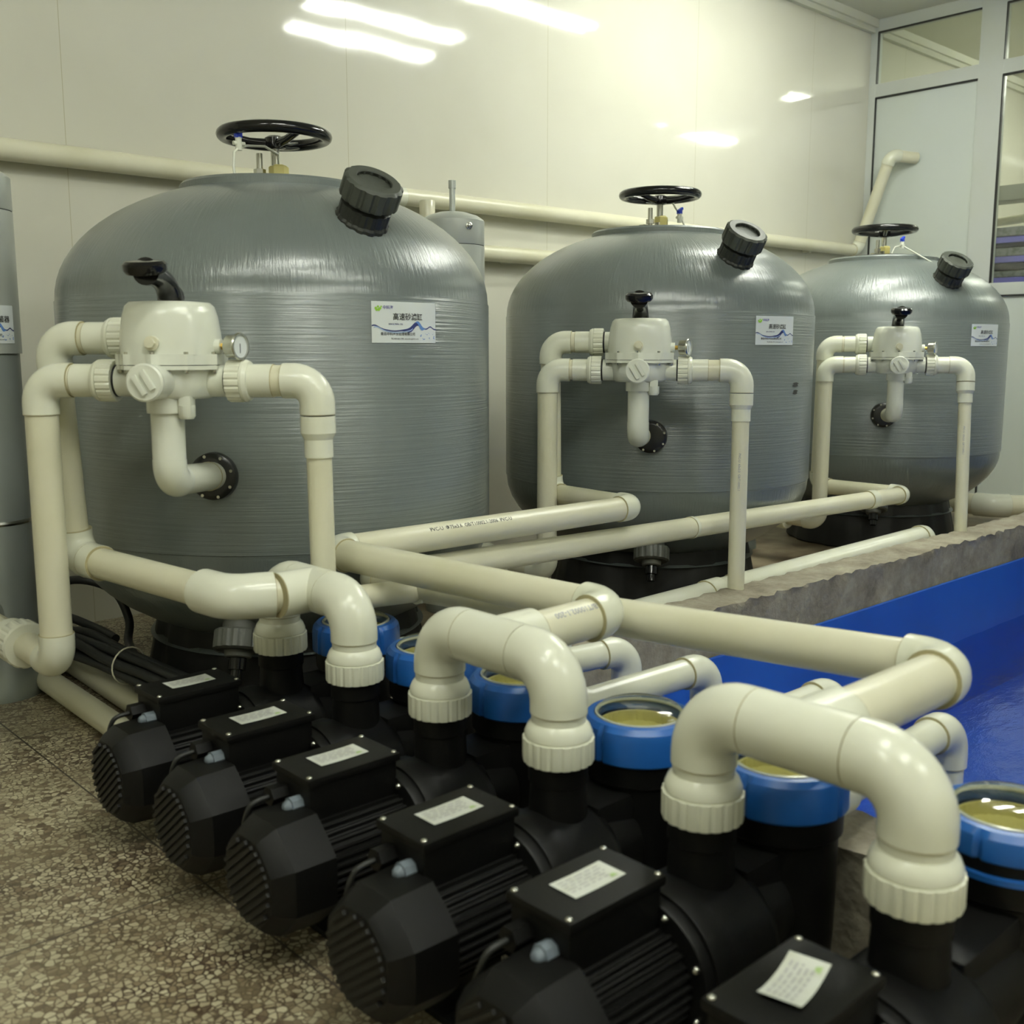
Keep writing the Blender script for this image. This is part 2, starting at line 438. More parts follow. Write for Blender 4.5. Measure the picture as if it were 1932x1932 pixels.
def pipe_run(root, pts, r, fr, arm, skip_pipe=(), glue=True, radii=None):
    pts = [V(p) for p in pts]
    for i in range(len(pts) - 1):
        if i in skip_pipe: continue
        pipe(root, pts[i], pts[i + 1], (radii or {}).get(i, r))
    for i in range(1, len(pts) - 1):
        elbow(root, pts[i], pts[i - 1] - pts[i], pts[i + 1] - pts[i], fr, arm, glue)

def print_on_pipe(root_pipe, a, b, r, lift, body, size, s0, mat='ink_grey'):
    """writing printed along a pipe from a to b; turned to the aisle side, lift = how far up"""
    a = V(a); b = V(b); d = (b - a).normalized(); x, y, _ = frame(d)
    w = (V((0, 0, .97)) - a.lerp(b, .5)).normalized() + V((0, 0, lift)); ang = math.degrees(math.atan2(w.dot(y), w.dot(x)))
    def fn(s, t):
        q = R(ang) - t / r; return a + d * (s0 + s) + (x * math.cos(q) + y * math.sin(q)) * (r + .0004)
    r_ = root_pipe
    while r_.parent: r_ = r_.parent
    g = put(text_geo(body, size), fn); g.v = [p - r_.location for p in g.v]
    return g.build('pipe_print', mat, root_pipe)

# ------------------------------------------------------------------ the room
WY = 3.75; PX = 6.65; CH = 3.08; XE = 10.2; YF = -3.2; XL = -2.6
struct('wall_back', G().box((XL, WY, -.6), (XE, WY + .12, CH)), 'wall', 'glossy cream panel wall behind the filter tanks')
struct('wall_left', G().box((XL - .12, YF, -.6), (XL, WY + .12, CH)), 'wall')
struct('wall_front', G().box((XL, YF - .12, -.6), (XE, YF, CH)), 'wall')
struct('wall_far', G().box((XE, YF, -.6), (XE + .12, WY + .12, CH)), 'wall')
struct('ceiling', G().box((XL, YF, CH), (XE, WY, CH + .1)), 'ceiling')
CURB_X0, CURB_X1, CB0, CB1, CZ = 1.44, 1.577, 1.87, 2.005, .20
fl = G()
fl.box((XL, YF, -.1), (1.5, WY, 0)); fl.box((1.5, 1.94, -.1), (XE, WY, 0))
fl.box((1.5, YF, -.1), (XE, -2.2, 0)); fl.box((6.7, -2.2, -.1), (XE, 1.94, 0))
struct('floor', fl, 'terrazzo')
# cornice
struct('trim_1', G().box((XL, WY - .05, CH - .05), (PX, WY, CH)).box((XL, WY - .03, CH - .08), (PX, WY, CH - .05)), 'trimm', 'white cornice along the top of the back wall')
struct('trim_2', G().box((PX + .1, WY - .05, CH - .05), (XE, WY, CH)).box((PX + .1, WY - .03, CH - .085), (XE, WY, CH - .05)), 'trimm')

# the aluminium partition: frames and panels
fr = G(); W = .05
posts = [(3.70, 3.75), (2.88, 3.03), (1.70, 1.82), (.60, .72), (-.5, -.38), (-1.6, -1.48), (-2.7, -2.58)]
for a, b in posts: fr.box((PX, a, 0), (PX + .06, b, CH), .002)
fr.box((PX + .002, YF, 3.0), (PX + .062, WY, CH - .001)); fr.box((PX + .001, YF, 2.595), (PX + .061, WY, 2.68), .002)
fr.box((PX + .001, YF, 1.30), (PX + .061, 2.9, 1.375), .002); fr.box((PX + .001, YF, 0), (PX + .061, WY, .07), .002)
struct('wall_right', fr, 'alu', 'white aluminium partition frame at the far end of the room')
gk = G()
bays = [(3.70, 3.03)] + [(posts[i][0], posts[i + 1][1]) for i in range(1, 6)]
nwin = 0
for i, (b, a) in enumerate(bays):
    nwin += 1
    w = struct('window_%d' % nwin, G().box((PX + .022, a, 2.68), (PX + .030, b, 3.0)), 'glass', 'clear fanlight pane at the top of the partition')
    G().box((PX - .001, a, 2.996), (PX + .02, b, 3.004)).box((PX - .001, b - .004, 2.68), (PX + .02, b + .002, 3.0)).build('gasket', 'gasket', w)
    if i == 0:
        d = struct('door_1', G().box((PX + .015, a, .07), (PX + .04, b, 2.595)), 'panel', 'plain white infill panel next to the back wall')
        G().box((PX - .001, a, 2.588), (PX + .014, b, 2.598)).box((PX - .001, b - .004, .07), (PX + .014, b + .002, 2.595)).build('gasket', 'gasket', d)
    else:
        nwin += 1
        w = struct('window_%d' % nwin, G().box((PX + .022, a, 1.375), (PX + .030, b, 2.595)), 'glass', 'tall clear glass pane in the partition')
        G().box((PX - .001, a, 2.588), (PX + .02, b, 2.598)).box((PX - .001, b - .006, 1.375), (PX + .02, b + .002, 2.595)).build('gasket', 'gasket', w)
        d = struct('door_%d' % (i + 1), G().box((PX + .015, a, .07), (PX + .04, b, 1.30)), 'panel', 'white lower infill panel under the glass')
        G().box((PX - .001, a, 1.292), (PX + .014, b, 1.302)).box((PX - .001, b - .006, .07), (PX + .014, b + .002, 1.30)).build('gasket', 'gasket', d)

# next room, seen through the panes
t = thing('ceiling_duct', 'pale duct running across the room behind the partition glass', 'duct', (7.4, 3.3, 0))
G().box((7.4, 1.5, 1.96), (7.62, 3.7, 2.06), .008).build('duct_body', 'rack', t, world=True)
t = thing('water_pipe', 'cream pipe seen through the glass above the wrapped packs', 'pipe', (7.3, 3.2, 1.8))
pipe(t, (7.3, 2.3, 1.86), (7.9, 3.70, 1.86), .03); elbow(t, (7.9, 3.70, 1.86), (-.6, -1.4, 0), (0, 0, -1), .036, .06)
pipe(t, (7.9, 3.70, 1.86), (7.9, 3.70, .0), .03)
rk = thing('storage_rack', 'grey storage rack behind the partition glass', 'rack', (7.6, 3.0, 0))
g = G()
for x in (7.2, 7.95):
    for y in (2.3, 3.62): g.box((x, y, 0), (x + .03, y + .03, 1.5))
g.build('upright', 'rack', rk, world=True)
for z in (.4, .9, 1.32): G().box((7.2, 2.3, z), (7.98, 3.65, z + .03)).build('shelf', 'rack', rk, world=True)
names = [('pack_black', 'black wrapped pack, lowest in the stack behind the glass'), ('lilac', 'lilac pack directly on the lowest black pack'),
         ('film', 'grey film wrapped bundle in the lower middle of the stack'), ('pack_black', 'black wrapped pack in the middle of the stack behind the glass'),
         ('lilac', 'lilac pack in the middle of the stack behind the glass'), ('film', 'wide grey film wrapped bundle in the upper middle of the stack'),
         ('pack_black', 'black wrapped pack just under the topmost lilac one'), ('lilac', 'topmost lilac pack behind the glass'), ('film', 'crumpled clear film bundle topping the stack')]
z = 1.35
for i, (mt, lb) in enumerate(names):
    h = (.05, .042, .045, .05, .042, .055, .03, .042, .06)[i]
    g = G().box((7.22 + random.uniform(0, .02), 2.35, z), (7.9, 3.6, z + h), .012, segs=3)
    o = g.build('wrapped_pack', mt); tag(o, lb, 'pack', 'wrapped packs on the rack behind the glass'); z += h

# ceiling lights, some of them added out of view as fill
def ceiling_light(x0, x1, y, label, far=False, z=CH):
    t = thing('ceiling_light', label, 'light', ((x0 + x1) / 2, y, z))
    G().box((x0 - .02, y - .07, z - .045), (x1 + .02, y + .07, z), .006).build('housing', 'lamp_body', t, world=True)
    for s in (-.045, .045):
        G().tube([(x0, y + s, z - .066), (x1, y + s, z - .066)], .0135, 12).build('tube', 'tube_far' if far else 'tube', t, world=True)
    g = G()
    for x in (x0, x1):
        g.box((x - .012, y - .065, z - .085), (x + .012, y + .065, z - .04), .003)
    g.build('end_cap', 'lamp_body', t, world=True)
ceiling_light(3.75, 4.95, 1.30, 'twin tube ceiling light in front of the middle tank')
ceiling_light(3.60, 4.80, 1.78, 'twin tube ceiling light nearer the tanks')
ceiling_light(4.05, 5.25, 2.55, 'twin tube ceiling light above the farthest tank')
ceiling_light(.1, 1.3, .55, 'added unseen twin tube fill light above the near pumps')  # added fill lamp, brightens the pumps and headers from out of view
ceiling_light(.1, 1.3, -.55, 'added unseen twin tube fill light above the aisle, in line with the one over the pumps')  # unseen lamp added on the camera side to lift the foreground
ceiling_light(-1.7, -.5, .55, 'added unseen twin tube fill light over the left side of the aisle')  # unseen lamp added to light the left pipes from the aisle
ceiling_light(1.3, 2.5, -1.7, 'added unseen twin tube fill light over the near side of the pool')  # added fill lamp, kept out of the wall's visible reflections
ceiling_light(7.9, 9.1, .9, 'twin tube ceiling light in the next room', True)
ceiling_light(7.7, 8.9, 2.4, 'twin tube ceiling light in the next room near its back wall', True)

# ------------------------------------------------------------------ pool
def rough_wall(name, lo, hi, mat, label, cat, nx):
    bm = bmesh.new(); bmesh.ops.create_cube(bm, size=1)
    lo = V(lo); hi = V(hi); c = (lo + hi) / 2; d = hi - lo
    for v in bm.verts: v.co = V((v.co.x * d.x, v.co.y * d.y, v.co.z * d.z)) + c
    ax = 0 if d.x > d.y else 1
    L_ = max(d.x, d.y); n = int(L_ / .03)
    for i in range(1, n):
        no = V((1, 0, 0)) if ax == 0 else V((0, 1, 0)); co = lo + no * (L_ * i / n)
        bmesh.ops.bisect_plane(bm, geom=bm.verts[:] + bm.edges[:] + bm.faces[:], plane_co=co, plane_no=no)
    for zz in (hi.z - .03, hi.z - .012, hi.z - .08):
        bmesh.ops.bisect_plane(bm, geom=bm.verts[:] + bm.edges[:] + bm.faces[:], plane_co=(0, 0, zz), plane_no=(0, 0, 1))
    rnd = random.Random(3)
    for v in bm.verts:
        if v.co.z > lo.z + .05:
            v.co.z += rnd.uniform(-.011, .002) if v.co.y < lo.y + .01 else rnd.uniform(-.004, .003); v.co.y += rnd.uniform(-.006, .004); v.co.x += rnd.uniform(-.002, .002)
    g = G(); bm.verts.ensure_lookup_table(); bm.verts.index_update()
    g.add([v.co.copy() for v in bm.verts], [tuple(v.index for v in f.verts) for f in bm.faces]); bm.free()
    return tag(g.build(name, mat), label, cat)
rough_wall('concrete_curb', (1.36, CB0, -.5), (6.64, CB1, CZ), 'concrete', 'rough grey concrete curb along the back edge of the blue pool', 'curb', 1)
rough_wall('concrete_curb', (CURB_X0, -2.2, -.5), (CURB_X1, CB0 - .008, CZ), 'concrete', 'short concrete curb between the blue lidded pumps and the pool', 'curb', 1)
ln = G()
ln.box((CURB_X1 + .002, CB0 - .02, -.5), (6.6, CB0 - .006, .05), .002)            # sheet hanging on the back curb
ln.box((CURB_X1 + .004, -2.2, -.5), (CURB_X1 + .014, CB0 - .02, .185), .002)
ln.box((CURB_X1, -2.2, -.52), (6.62, CB0, -.5))
ln.box((6.6, -2.2, -.5), (6.64, CB0, .05)); ln.box((CURB_X1, -2.2, -.5), (6.6, -2.18, .05))
tag(ln.build('pool_liner', 'liner'), 'bright blue pool liner below the concrete curb', 'liner')
g = G(); nx, ny = 60, 50; x0, x1, y0, y1 = CURB_X1 + .016, 6.598, -2.17, CB0 - .022
g.add([(x0 + (x1 - x0) * i / nx, y0 + (y1 - y0) * j / ny, -.212 + .003 * math.sin(i * 1.7 + j) * math.cos(j * 1.3)) for j in range(ny + 1) for i in range(nx + 1)],
      [(j * (nx + 1) + i, j * (nx + 1) + i + 1, (j + 1) * (nx + 1) + i + 1, (j + 1) * (nx + 1) + i) for j in range(ny) for i in range(nx)])
tag(g.build('pool_water', 'water'), 'rippled water in the blue lined pool', 'water')

# ------------------------------------------------------------------ sand filter tanks
TR = .60
def tank_prof():
    p = [(.30, .14), (.40, .165)]
    for i in range(9):
        a = R(60 - i * 7.5); p.append((TR * math.cos(a), .475 - .33 * math.sin(a)))
    p += [(TR, .475), (TR + .0025, .477), (TR + .0025, 1.096), (TR, 1.10)]
    for i in range(1, 15):
        a = R(i * 4.7); p.append((TR * math.cos(a) ** .96, 1.10 + .335 * math.sin(a)))
    return p
def dome_pt(r): return 1.10 + .335 * math.sqrt(max(0, 1 - (r / TR) ** 2))

def cyl_map(az0, r, zc):
    return lambda s, t: V((r * math.cos(R(az0) + s / r), r * math.sin(R(az0) + s / r), zc + t))

def patch(w, h, fn, n=14):
    g = G(); g.add([fn(-w / 2 + w * i / n, -h / 2 + h * j) for j in (0, 1) for i in range(n + 1)], [(i, i + 1, n + 2 + i, n + 1 + i) for i in range(n)]); return g

def band(fn, top, bot, n=40, x0=-1, x1=1):
    """ribbon between two height functions"""
    g = G(); xs = [x0 + (x1 - x0) * i / n for i in range(n + 1)]
    g.add([fn(x, bot(x)) for x in xs] + [fn(x, top(x)) for x in xs], [(i, i + 1, n + 2 + i, n + 1 + i) for i in range(n)]); return g

def sticker(parent, az, r, zc, w, h, title, name='label_sticker'):
    s = patch(w, h, cyl_map(az, r + .0012, zc)).build(name, 'paper', parent)
    tag(s, 'white printed label with a blue wave')
    f = lambda dx, dy, lift=.002: (lambda x, y: cyl_map(az, r + lift, zc)(x + dx, y + dy))
    put(text_geo(title, h * .185), f(w * .03, h * .125)).build('writing', 'ink', s)
    put(text_geo('中科海', h * .10), f(-w * .27, h * .35)).build('logo_writing', 'ink_purple', s)
    lg = G()
    for (x, y, q) in ((-.44, .33, .036), (-.41, .37, .03), (-.38, .33, .034), (-.40, .30, .04), (-.43, .295, .034), (-.365, .375, .022)):
        fn = f(w * x, h * y); lg.add([fn(q * h * math.cos(k * PI / 5), q * h * math.sin(k * PI / 5)) for k in range(10)], [tuple(range(10))])
    lg.build('logo_mark', 'ink_green', s)
    put(text_geo('2004-SL700FA.1200', h * .052), f(-w * .16, -h * .045)).build('writing', 'ink_navy', s)
    put(text_geo('青岛中科海水处理有限公司', h * .086), f(-w * .12, -h * .29)).build('writing', 'ink', s)
    put(text_geo('TEL:400-666-1798  www.zhongkehai.com', h * .05), f(-w * .02, -h * .40)).build('writing', 'ink', s)
    W_ = w / 2; F = f(0, 0, .0018); F2 = f(0, 0, .0021); F3 = f(0, 0, .0024)
    base = lambda u: (-.16 + .09 * math.exp(-((u + .93) / .16) ** 2) - .05 * math.exp(-((u + .35) / .3) ** 2) + .17 * math.exp(-((u - .33) / .17) ** 2) + .07 * math.exp(-((u - .80) / .09) ** 2)) * h
    band(lambda x, y: F(x * W_, y), lambda u: base(u) + .012 * h, lambda u: base(u) - (.02 + .11 * math.exp(-((u - .2) / .2) ** 2)) * h).build('wave', 'ink_navy', s)
    band(lambda x, y: F2(x * W_, y), lambda u: base(u) + .045 * h * math.exp(-((u - .42) / .1) ** 2), lambda u: base(u) - .10 * h * math.exp(-((u - .47) / .1) ** 2), 16, .28, .72).build('wave_crest', 'ink_blue', s)
    band(lambda x, y: F3(x * W_, y), lambda u: base(u - .05) - .03 * h, lambda u: base(u - .05) - .055 * h, 30, -.95, .2).build('wave_foam', 'ink_pale', s)
    dr = G(); rn = random.Random(5)
    for k in range(16):
        fn = F2; cx = rn.uniform(.45, .95) * W_; cy = -rn.uniform(.25, .42) * h; q = rn.uniform(.006, .016) * h
        dr.add([fn(cx + 1.6 * q * math.cos(k2 * PI / 3), cy + q * math.sin(k2 * PI / 3)) for k2 in range(6)], [tuple(range(6))])
    dr.build('water_drops', 'ink_blue', s)
    return s

def polar_axis(az, r, z, tilt):
    a = R(az); t = R(tilt); return V((r * math.cos(a), r * math.sin(a), z)), V((math.cos(a) * math.sin(t), math.sin(a) * math.sin(t), math.cos(t)))

def make_tank(label, loc, az_port, az_cap, az_stick, az_drain, bleed, wheel_rot):
    t = thing('sand_filter_tank', label, 'filter tank', loc, 0, 'grey sand filter tanks along the wall')
    G().lathe(tank_prof(), seg=96).build('tank_body', 'tank', t, sharp=50)
    G().lathe([(.255, 1.385), (.265, 1.395), (.265, 1.418), (.258, 1.425), (.17, 1.428)], seg=64).build('top_flange', 'tank', t, sharp=30)
    mh = G().lathe([(.145, 1.426), (.15, 1.43), (.14, 1.438), (.06, 1.442)], seg=48).build('manhole_cover', 'black_flange', t, sharp=30)
    g = G().box((-.11, -.012, 1.436), (.11, .012, 1.447), .003)
    g.build('clamp_bar', 'steel', mh)
    # stem and hand wheel
    G().tube([(0, 0, 1.43), (0, 0, 1.555)], .0125, 16).tube([(0, 0, 1.436), (0, 0, 1.462)], .021, 6).build('wheel_stem', 'steel', t)
    G().lathe([(.026, 1.442), (.028, 1.446), (.028, 1.482), (.02, 1.488)], (.010, .0, 0), seg=6).build('yellow_seal', M['seal'], t)
    G().tube([(-.045, .01, 1.436), (-.045, .01, 1.515)], .009, 12).build('stud', 'steel', t)
    G().tube([(-.045, .01, 1.455), (-.045, .01, 1.472)], .017, 6).build('stud_nut', 'steel', t)
    rim = [(.145 * math.cos(2 * PI * k / 48), .145 * math.sin(2 * PI * k / 48), 1.563) for k in range(48)]
    g = G(); vs = []; fs = []
    for k in range(48):
        a = 2 * PI * k / 48; c = V((math.cos(a), math.sin(a), 0))
        for j in range(12):
            b = 2 * PI * j / 12; vs.append(c * (.143 + .018 * math.cos(b)) + V((0, 0, 1.566 + .0165 * math.sin(b))))
    for k in range(48):
        for j in range(12): fs.append((k * 12 + j, ((k + 1) % 48) * 12 + j, ((k + 1) % 48) * 12 + (j + 1) % 12, k * 12 + (j + 1) % 12))
    g.add(vs, fs); wh = g.build('handwheel', 'black_gloss', t)
    wh.rotation_euler.z = wheel_rot
    g = G()
    for k in range(3):
        a = 2 * PI * k / 3 + .5; c = V((math.cos(a), math.sin(a), 0))
        g.tube([c * .02 + V((0, 0, 1.545)), c * .07 + V((0, 0, 1.549)), c * .145 + V((0, 0, 1.566))], [.014, .011, .011], 12)
    g.build('spokes', 'black_gloss', wh)
    G().lathe([(.02, 1.530), (.03, 1.534), (.028, 1.560), (.018, 1.566)], seg=24).build('hub', 'black_gloss', wh)
    # filler cap on the shoulder
    p, d = polar_axis(az_cap, .492, dome_pt(.492), 37)
    c = G().lathe([(.066, -.035), (.066, .002), (.062, .008), (.062, .04), (.056, .046), (.056, .056)], p, d, 72, ribbed(14, .003, -.035, .042)).build('filler_collar', M['collar'], t, sharp=25)
    cap = G().lathe([(.056, .052), (.069, .054), (.071, .058), (.071, .104), (.066, .110), (.046, .110), (.044, .107), (.044, .098), (.001, .096)], p, d, 84, ribbed(14, .004, .053, .105)).build('filler_cap', 'dark_grey', t, sharp=25)
    # side port flange
    a = R(az_port); n = V((math.cos(a), math.sin(a), 0)); q = n * (TR - .012) + V((0, 0, .672))
    G().lathe([(.056, 0), (.058, .01), (.056, .03), (.048, .036), (.042, .038)], q, n, 48).build('port_flange', 'black_flange', t, sharp=30)
    x, y, _ = frame(n)
    for k in range(8):
        b = 2 * PI * k / 8 + .3; G().tube([q + n * .03 + (x * math.cos(b) + y * math.sin(b)) * .05, q + n * .038 + (x * math.cos(b) + y * math.sin(b)) * .05], .004, 8).build('flange_screw', 'steel', t)
    # drain union under the front
    p, d = polar_axis(az_drain, .455, .30, 155)
    G().lathe([(.046, -.03), (.046, .045), (.058, .047), (.062, .052), (.062, .095), (.056, .10), (.036, .10), (.034, .115), (.030, .118)], p, d, 72, ribbed(14, .003, .046, .097)).build('drain_union', M['drain'], t, sharp=25)
    pe = p + d * .118; G().tube([pe, pe + d * .03], .022, 20).tube([pe + d * .025, pe + d * .055], .014, 20).build('drain_plug', 'black_gloss', t)
    # moulded stand
    def petal(t_, r_, h_): return r_ * (1 + (.03 if (t_ * 12 / (2 * PI)) % 1 < .55 else 0))
    G().lathe([(.40, .0), (.41, .01), (.36, .25), (.33, .26)], seg=96, fn=petal).build('tank_stand', M['stand'], t, sharp=30)
    sticker(t, az_stick, TR + .0025, 1.037, .198, .1, '高速砂滤缸')
    # small bleed cock with its thin tube
    b = thing_part = None
    bx, by = bleed['at']; zc = bleed['z']
    g = G().tube(bleed['tube'], .0036, 10); hose = g.build('bleed_tube', 'white_plastic', t)
    c = V((bx, by, zc))
    bc = G().tube([c - V((0, 0, .022)), c + V((0, 0, .012))], .009, 14).tube([c + V((-.016, 0, -.004)), c + V((.018, 0, -.004))], .006, 12).build('bleed_cock', 'white_plastic', t)
    G().box((-.009, -.008, 0), (.009, .008, .016), .003, Matrix.Translation(c + V((0, 0, .010)))).box((-.006, -.006, .008), (.026, .006, .018), .003, Matrix.Translation(c + V((0, 0, .010))) @ Matrix.Rotation(-.5, 4, 'Y')).build('cock_lever', 'blue_lever', bc)
    return t
M['seal'] = plain('yellow_seal', (.65, .58, .22), .5)
M['collar'] = plain('collar_black', (.02, .022, .018), .45)
M['stand'] = plain('stand_plastic', (.016, .016, .015), .5, noise=.3, spec=.3)
M['drain'] = plain('drain_grey', (.10, .105, .09), .45, noise=.3)

tanks = [
 make_tank('nearest large grey sand filter tank, at the left', (1.62, 2.74, 0), -136.6, -95.7, -90.3, -136,
    dict(at=(-.13, -.03), z=1.53, tube=[(-.155, -.05, 1.425), (-.158, -.05, 1.46), (-.15, -.04, 1.50), (-.13, -.03, 1.515), (-.10, -.02, 1.525), (-.05, -.03, 1.528), (0, -.015, 1.515)]), 0),
 make_tank('middle grey sand filter tank with two dark smudges on its side', (3.32, 2.74, 0), -142, -107.6, -97, -141,
    dict(at=(.06, -.05), z=1.485, tube=[(.03, -.03, 1.55), (.045, -.04, 1.52), (.06, -.05, 1.495), (.075, -.065, 1.45), (.08, -.07, 1.43)]), .6),
 make_tank('farthest grey sand filter tank, beside the white partition', (5.10, 2.75, 0), -148.2, -116.2, -100.8, -150,
    dict(at=(-.16, -.18), z=1.475, tube=[(-.20, -.15, 1.43), (-.19, -.16, 1.46), (-.16, -.18, 1.468), (-.12, -.24, 1.425), (-.09, -.30, 1.385)]), 1.1)]
# smudges on the middle tank (worn-off marks)
M['smudge'] = plain('smudge', (.06, .06, .05), .6)
g = G()
for zc, w in ((.845, .022), (.818, .018)):
    for k in range(3):
        fn = cyl_map(-84.5 + k * .2, TR + .0035, zc + (k - 1) * .004)
        g.add([fn(w * (.7 if k == 1 else 1) * math.cos(a * PI / 5) * (1 + .3 * math.sin(a * 3.1 + k)), .0045 * math.sin(a * PI / 5)) for a in range(10)], [tuple(range(10))])
g.build('smudge_mark', 'smudge', tanks[1])

# ------------------------------------------------------------------ multiport valves
def sqr(t, r, e=.35):
    """rounded-square radius"""
    c, s = abs(math.cos(t)), abs(math.sin(t)); return r * (1 - e + e / max(c, s))
def make_valve(label, loc, az):
    rz = R(az + 90); B = .042; OB = (0, B, 0)
    v = thing('multiport_valve', label, 'valve', loc, rz, 'white multiport valves on the filter tanks')
    Z = .215           # lower port axis above the drop pipe's lower elbow
    # upper body: tapering rounded dome
    G().lathe([(.103, Z + .055), (.103, Z + .075), (.101, Z + .10), (.096, Z + .135), (.090, Z + .155), (.082, Z + .163), (.06, Z + .165), (.02, Z + .166)], OB, seg=64,
              fn=lambda t_, r_, h_: sqr(t_, r_, .16)).build('upper_body', 'white_plastic', v, sharp=50)
    # clamping flange of two plates with bolt bosses
    def boss(t_, r_, h_): return r_ + .007 * max(0, math.cos(t_ * 10)) ** 2
    fl_ = G().lathe([(.108, Z + .034), (.108, Z + .056), (.09, Z + .0565)], OB, seg=120, fn=boss).build('upper_flange', 'white_plastic', v, sharp=35)
    G().lathe([(.09, Z + .0235), (.107, Z + .024), (.107, Z + .0325), (.09, Z + .033)], OB, seg=120, fn=boss).build('lower_flange', 'white_plastic', v, sharp=35)
    G().lathe([(.10, Z + .032), (.101, Z + .0345)], OB, seg=48).build('flange_gasket', 'gasket', v)
    for k in range(10):
        a = 2 * PI * k / 10 + PI / 10; p = V((.107 * math.cos(a), B + .107 * math.sin(a), 0))
        G().lathe([(.005, Z + .017), (.0055, Z + .018), (.0055, Z + .0235), (.003, Z + .024), (.003, Z + .056), (.0048, Z + .0562), (.0048, Z + .061)], p, (0, 0, 1), 6).build('flange_bolt', 'steel', v)
    # lower body
    G().lathe([(.03, Z - .038), (.078, Z - .037), (.086, Z - .030), (.090, Z - .005), (.094, Z + .024)], OB, seg=64, fn=lambda t_, r_, h_: sqr(t_, r_, .10)).build('lower_body', 'white_plastic', v, sharp=45)
    # ports
    for s, ln_ in ((-1, .118), (1, .118)):
        G().tube([(s * .03, B, Z), (s * ln_, B, Z)], .0345, 32).build('side_port', 'white_plastic', v)
    G().tube([(-.03, B + .07, Z + .09), (-.118, B + .07, Z + .09)], .034, 32).build('upper_port', 'white_plastic', v)
    # round inspection cap with two ribs facing forward
    g = G().tube([(0, -.03, Z), (0, -.105, Z)], .036, 32).lathe([(.037, 0), (.0385, .003), (.0385, .010), (.035, .013)], (0, -.1, Z), (0, -1, 0), 40)
    cp = g.build('inspection_cap', 'white_plastic', v, sharp=30)
    for s in (-1, 1):
        G().box((-.0055, -.006, -.022), (.0055, .004, .022), .002, Matrix.Translation((0, -.114, Z)) @ Matrix.Rotation(-.55, 4, 'Y') @ Matrix.Translation((s * .010, 0, 0))).build('cap_rib', 'white_plastic', cp)
    # hexagonal plug low on the dome
    G().tube([(0, -.045, Z + .078), (0, -.068, Z + .078)], .015, 24).tube([(0, -.066, Z + .078), (0, -.077, Z + .078)], .010, 6).build('vent_plug', 'pipe', v, sharp=30)
    # drop pipe and lower elbow into the tank
    G().lathe([(.041, Z - .066), (.0415, Z - .062), (.0415, Z - .020)], seg=36).build('socket_collar', 'white_plastic', v, sharp=30)
    G().tube([(0, 0, Z - .06), (0, 0, .045)], .0345, 32).build('drop_pipe', 'white_plastic', v)
    G().box((.036, -.03, Z - .07), (.062, .0, Z - .03), .004).lathe([(.014, Z - .078), (.018, Z - .072), (.018, Z - .05)], (.048, -.015, 0), seg=16).build('drain_boss', 'white_plastic', v)
    pts = arc_path((0, 0, 0), (0, 0, 1), (0, 1, 0), .05, .040)
    G().tube(pts, .0352, 32).build('drop_elbow', 'white_plastic', v)
    G().tube([(0, .046, 0), (0, .30, -.018)], .033, 28).build('inlet_pipe', 'fitting', v)
    G().tube([(0, .225, -.013), (0, .228, -.0132)], .0345, 28).build('glue_ring', 'glue', v)
    # lever handle with a flat round grip
    h0 = Z + .166
    g = G().tube(smooth([(0, .046, h0 - .004), (0, .042, h0 + .014), (0, .020, h0 + .036), (0, -.028, h0 + .050), (0, -.075, h0 + .054)], 4), [.027, .027, .0265, .026, .0255, .025, .0245, .024, .0235, .023, .023, .023, .024, .025, .026, .027, .028], 20)
    lv = g.build('lever_handle', 'black_gloss', v)
    G().lathe([(.02, -.015), (.037, -.012), (.043, -.004), (.043, .008), (.037, .014), (.01, .016)], (0, -.078, h0 + .060), (0, -.16, 1), 32).build('lever_grip', 'black_gloss', lv)
    G().sphere((.0, .066, h0 + .010), .026, 20, (.85, 1, 1)).build('pivot_boss', 'black_gloss', lv)
    # pressure gauge on the right
    gy = .03; gz = Z + .072
    G().tube([(.098, gy, gz), (.112, gy, gz)], .016, 24).build('gauge_boss', 'white_plastic', v)
    ga = G().lathe([(.017, .0), (.024, .004), (.0245, .026), (.028, .028), (.029, .031), (.0275, .034), (.024, .034), (.024, .030), (.001, .030)], (.126, gy, gz), (1, -.35, 0), 36).build('pressure_gauge', 'steel', v, sharp=30)
    G().tube([(.108, gy, gz), (.13, gy, gz)], .0075, 6).build('brass_stem', 'brass', ga)
    dd = V((1, -.35, 0)).normalized(); c0 = V((.126, gy, gz))
    G().tube([c0 + dd * .0300, c0 + dd * .0306], .0238, 32).build('gauge_dial', 'paper', ga)
    x, y, _ = frame(dd); c1 = c0 + dd * .0312
    G().add([c1 + x * a + y * b for a, b in ((-.0012, -.014), (.0012, -.014), (.0012, .006), (-.0012, .006))], [(0, 1, 2, 3)]).build('gauge_needle', 'ink', ga)
    return v

VP = [((.983, 2.133, .69), -136.6), ((2.618, 2.233, .69), -142), ((4.351, 2.258, .69), -147)]
vl = ['white multiport valve in front of the nearest tank, lever seen from the side', 'white multiport valve in front of the middle tank', 'small looking white multiport valve in front of the farthest tank']
valves = [make_valve(vl[i], VP[i][0], VP[i][1]) for i in range(3)]

def vloc(i, x, y, z):
    (p, az) = VP[i]; a = R(az + 90); return V((p[0] + x * math.cos(a) - y * math.sin(a), p[1] + x * math.sin(a) + y * math.cos(a), p[2] + z))

FR = .0355; PR = .0335; ZL = .215; ZU = .305

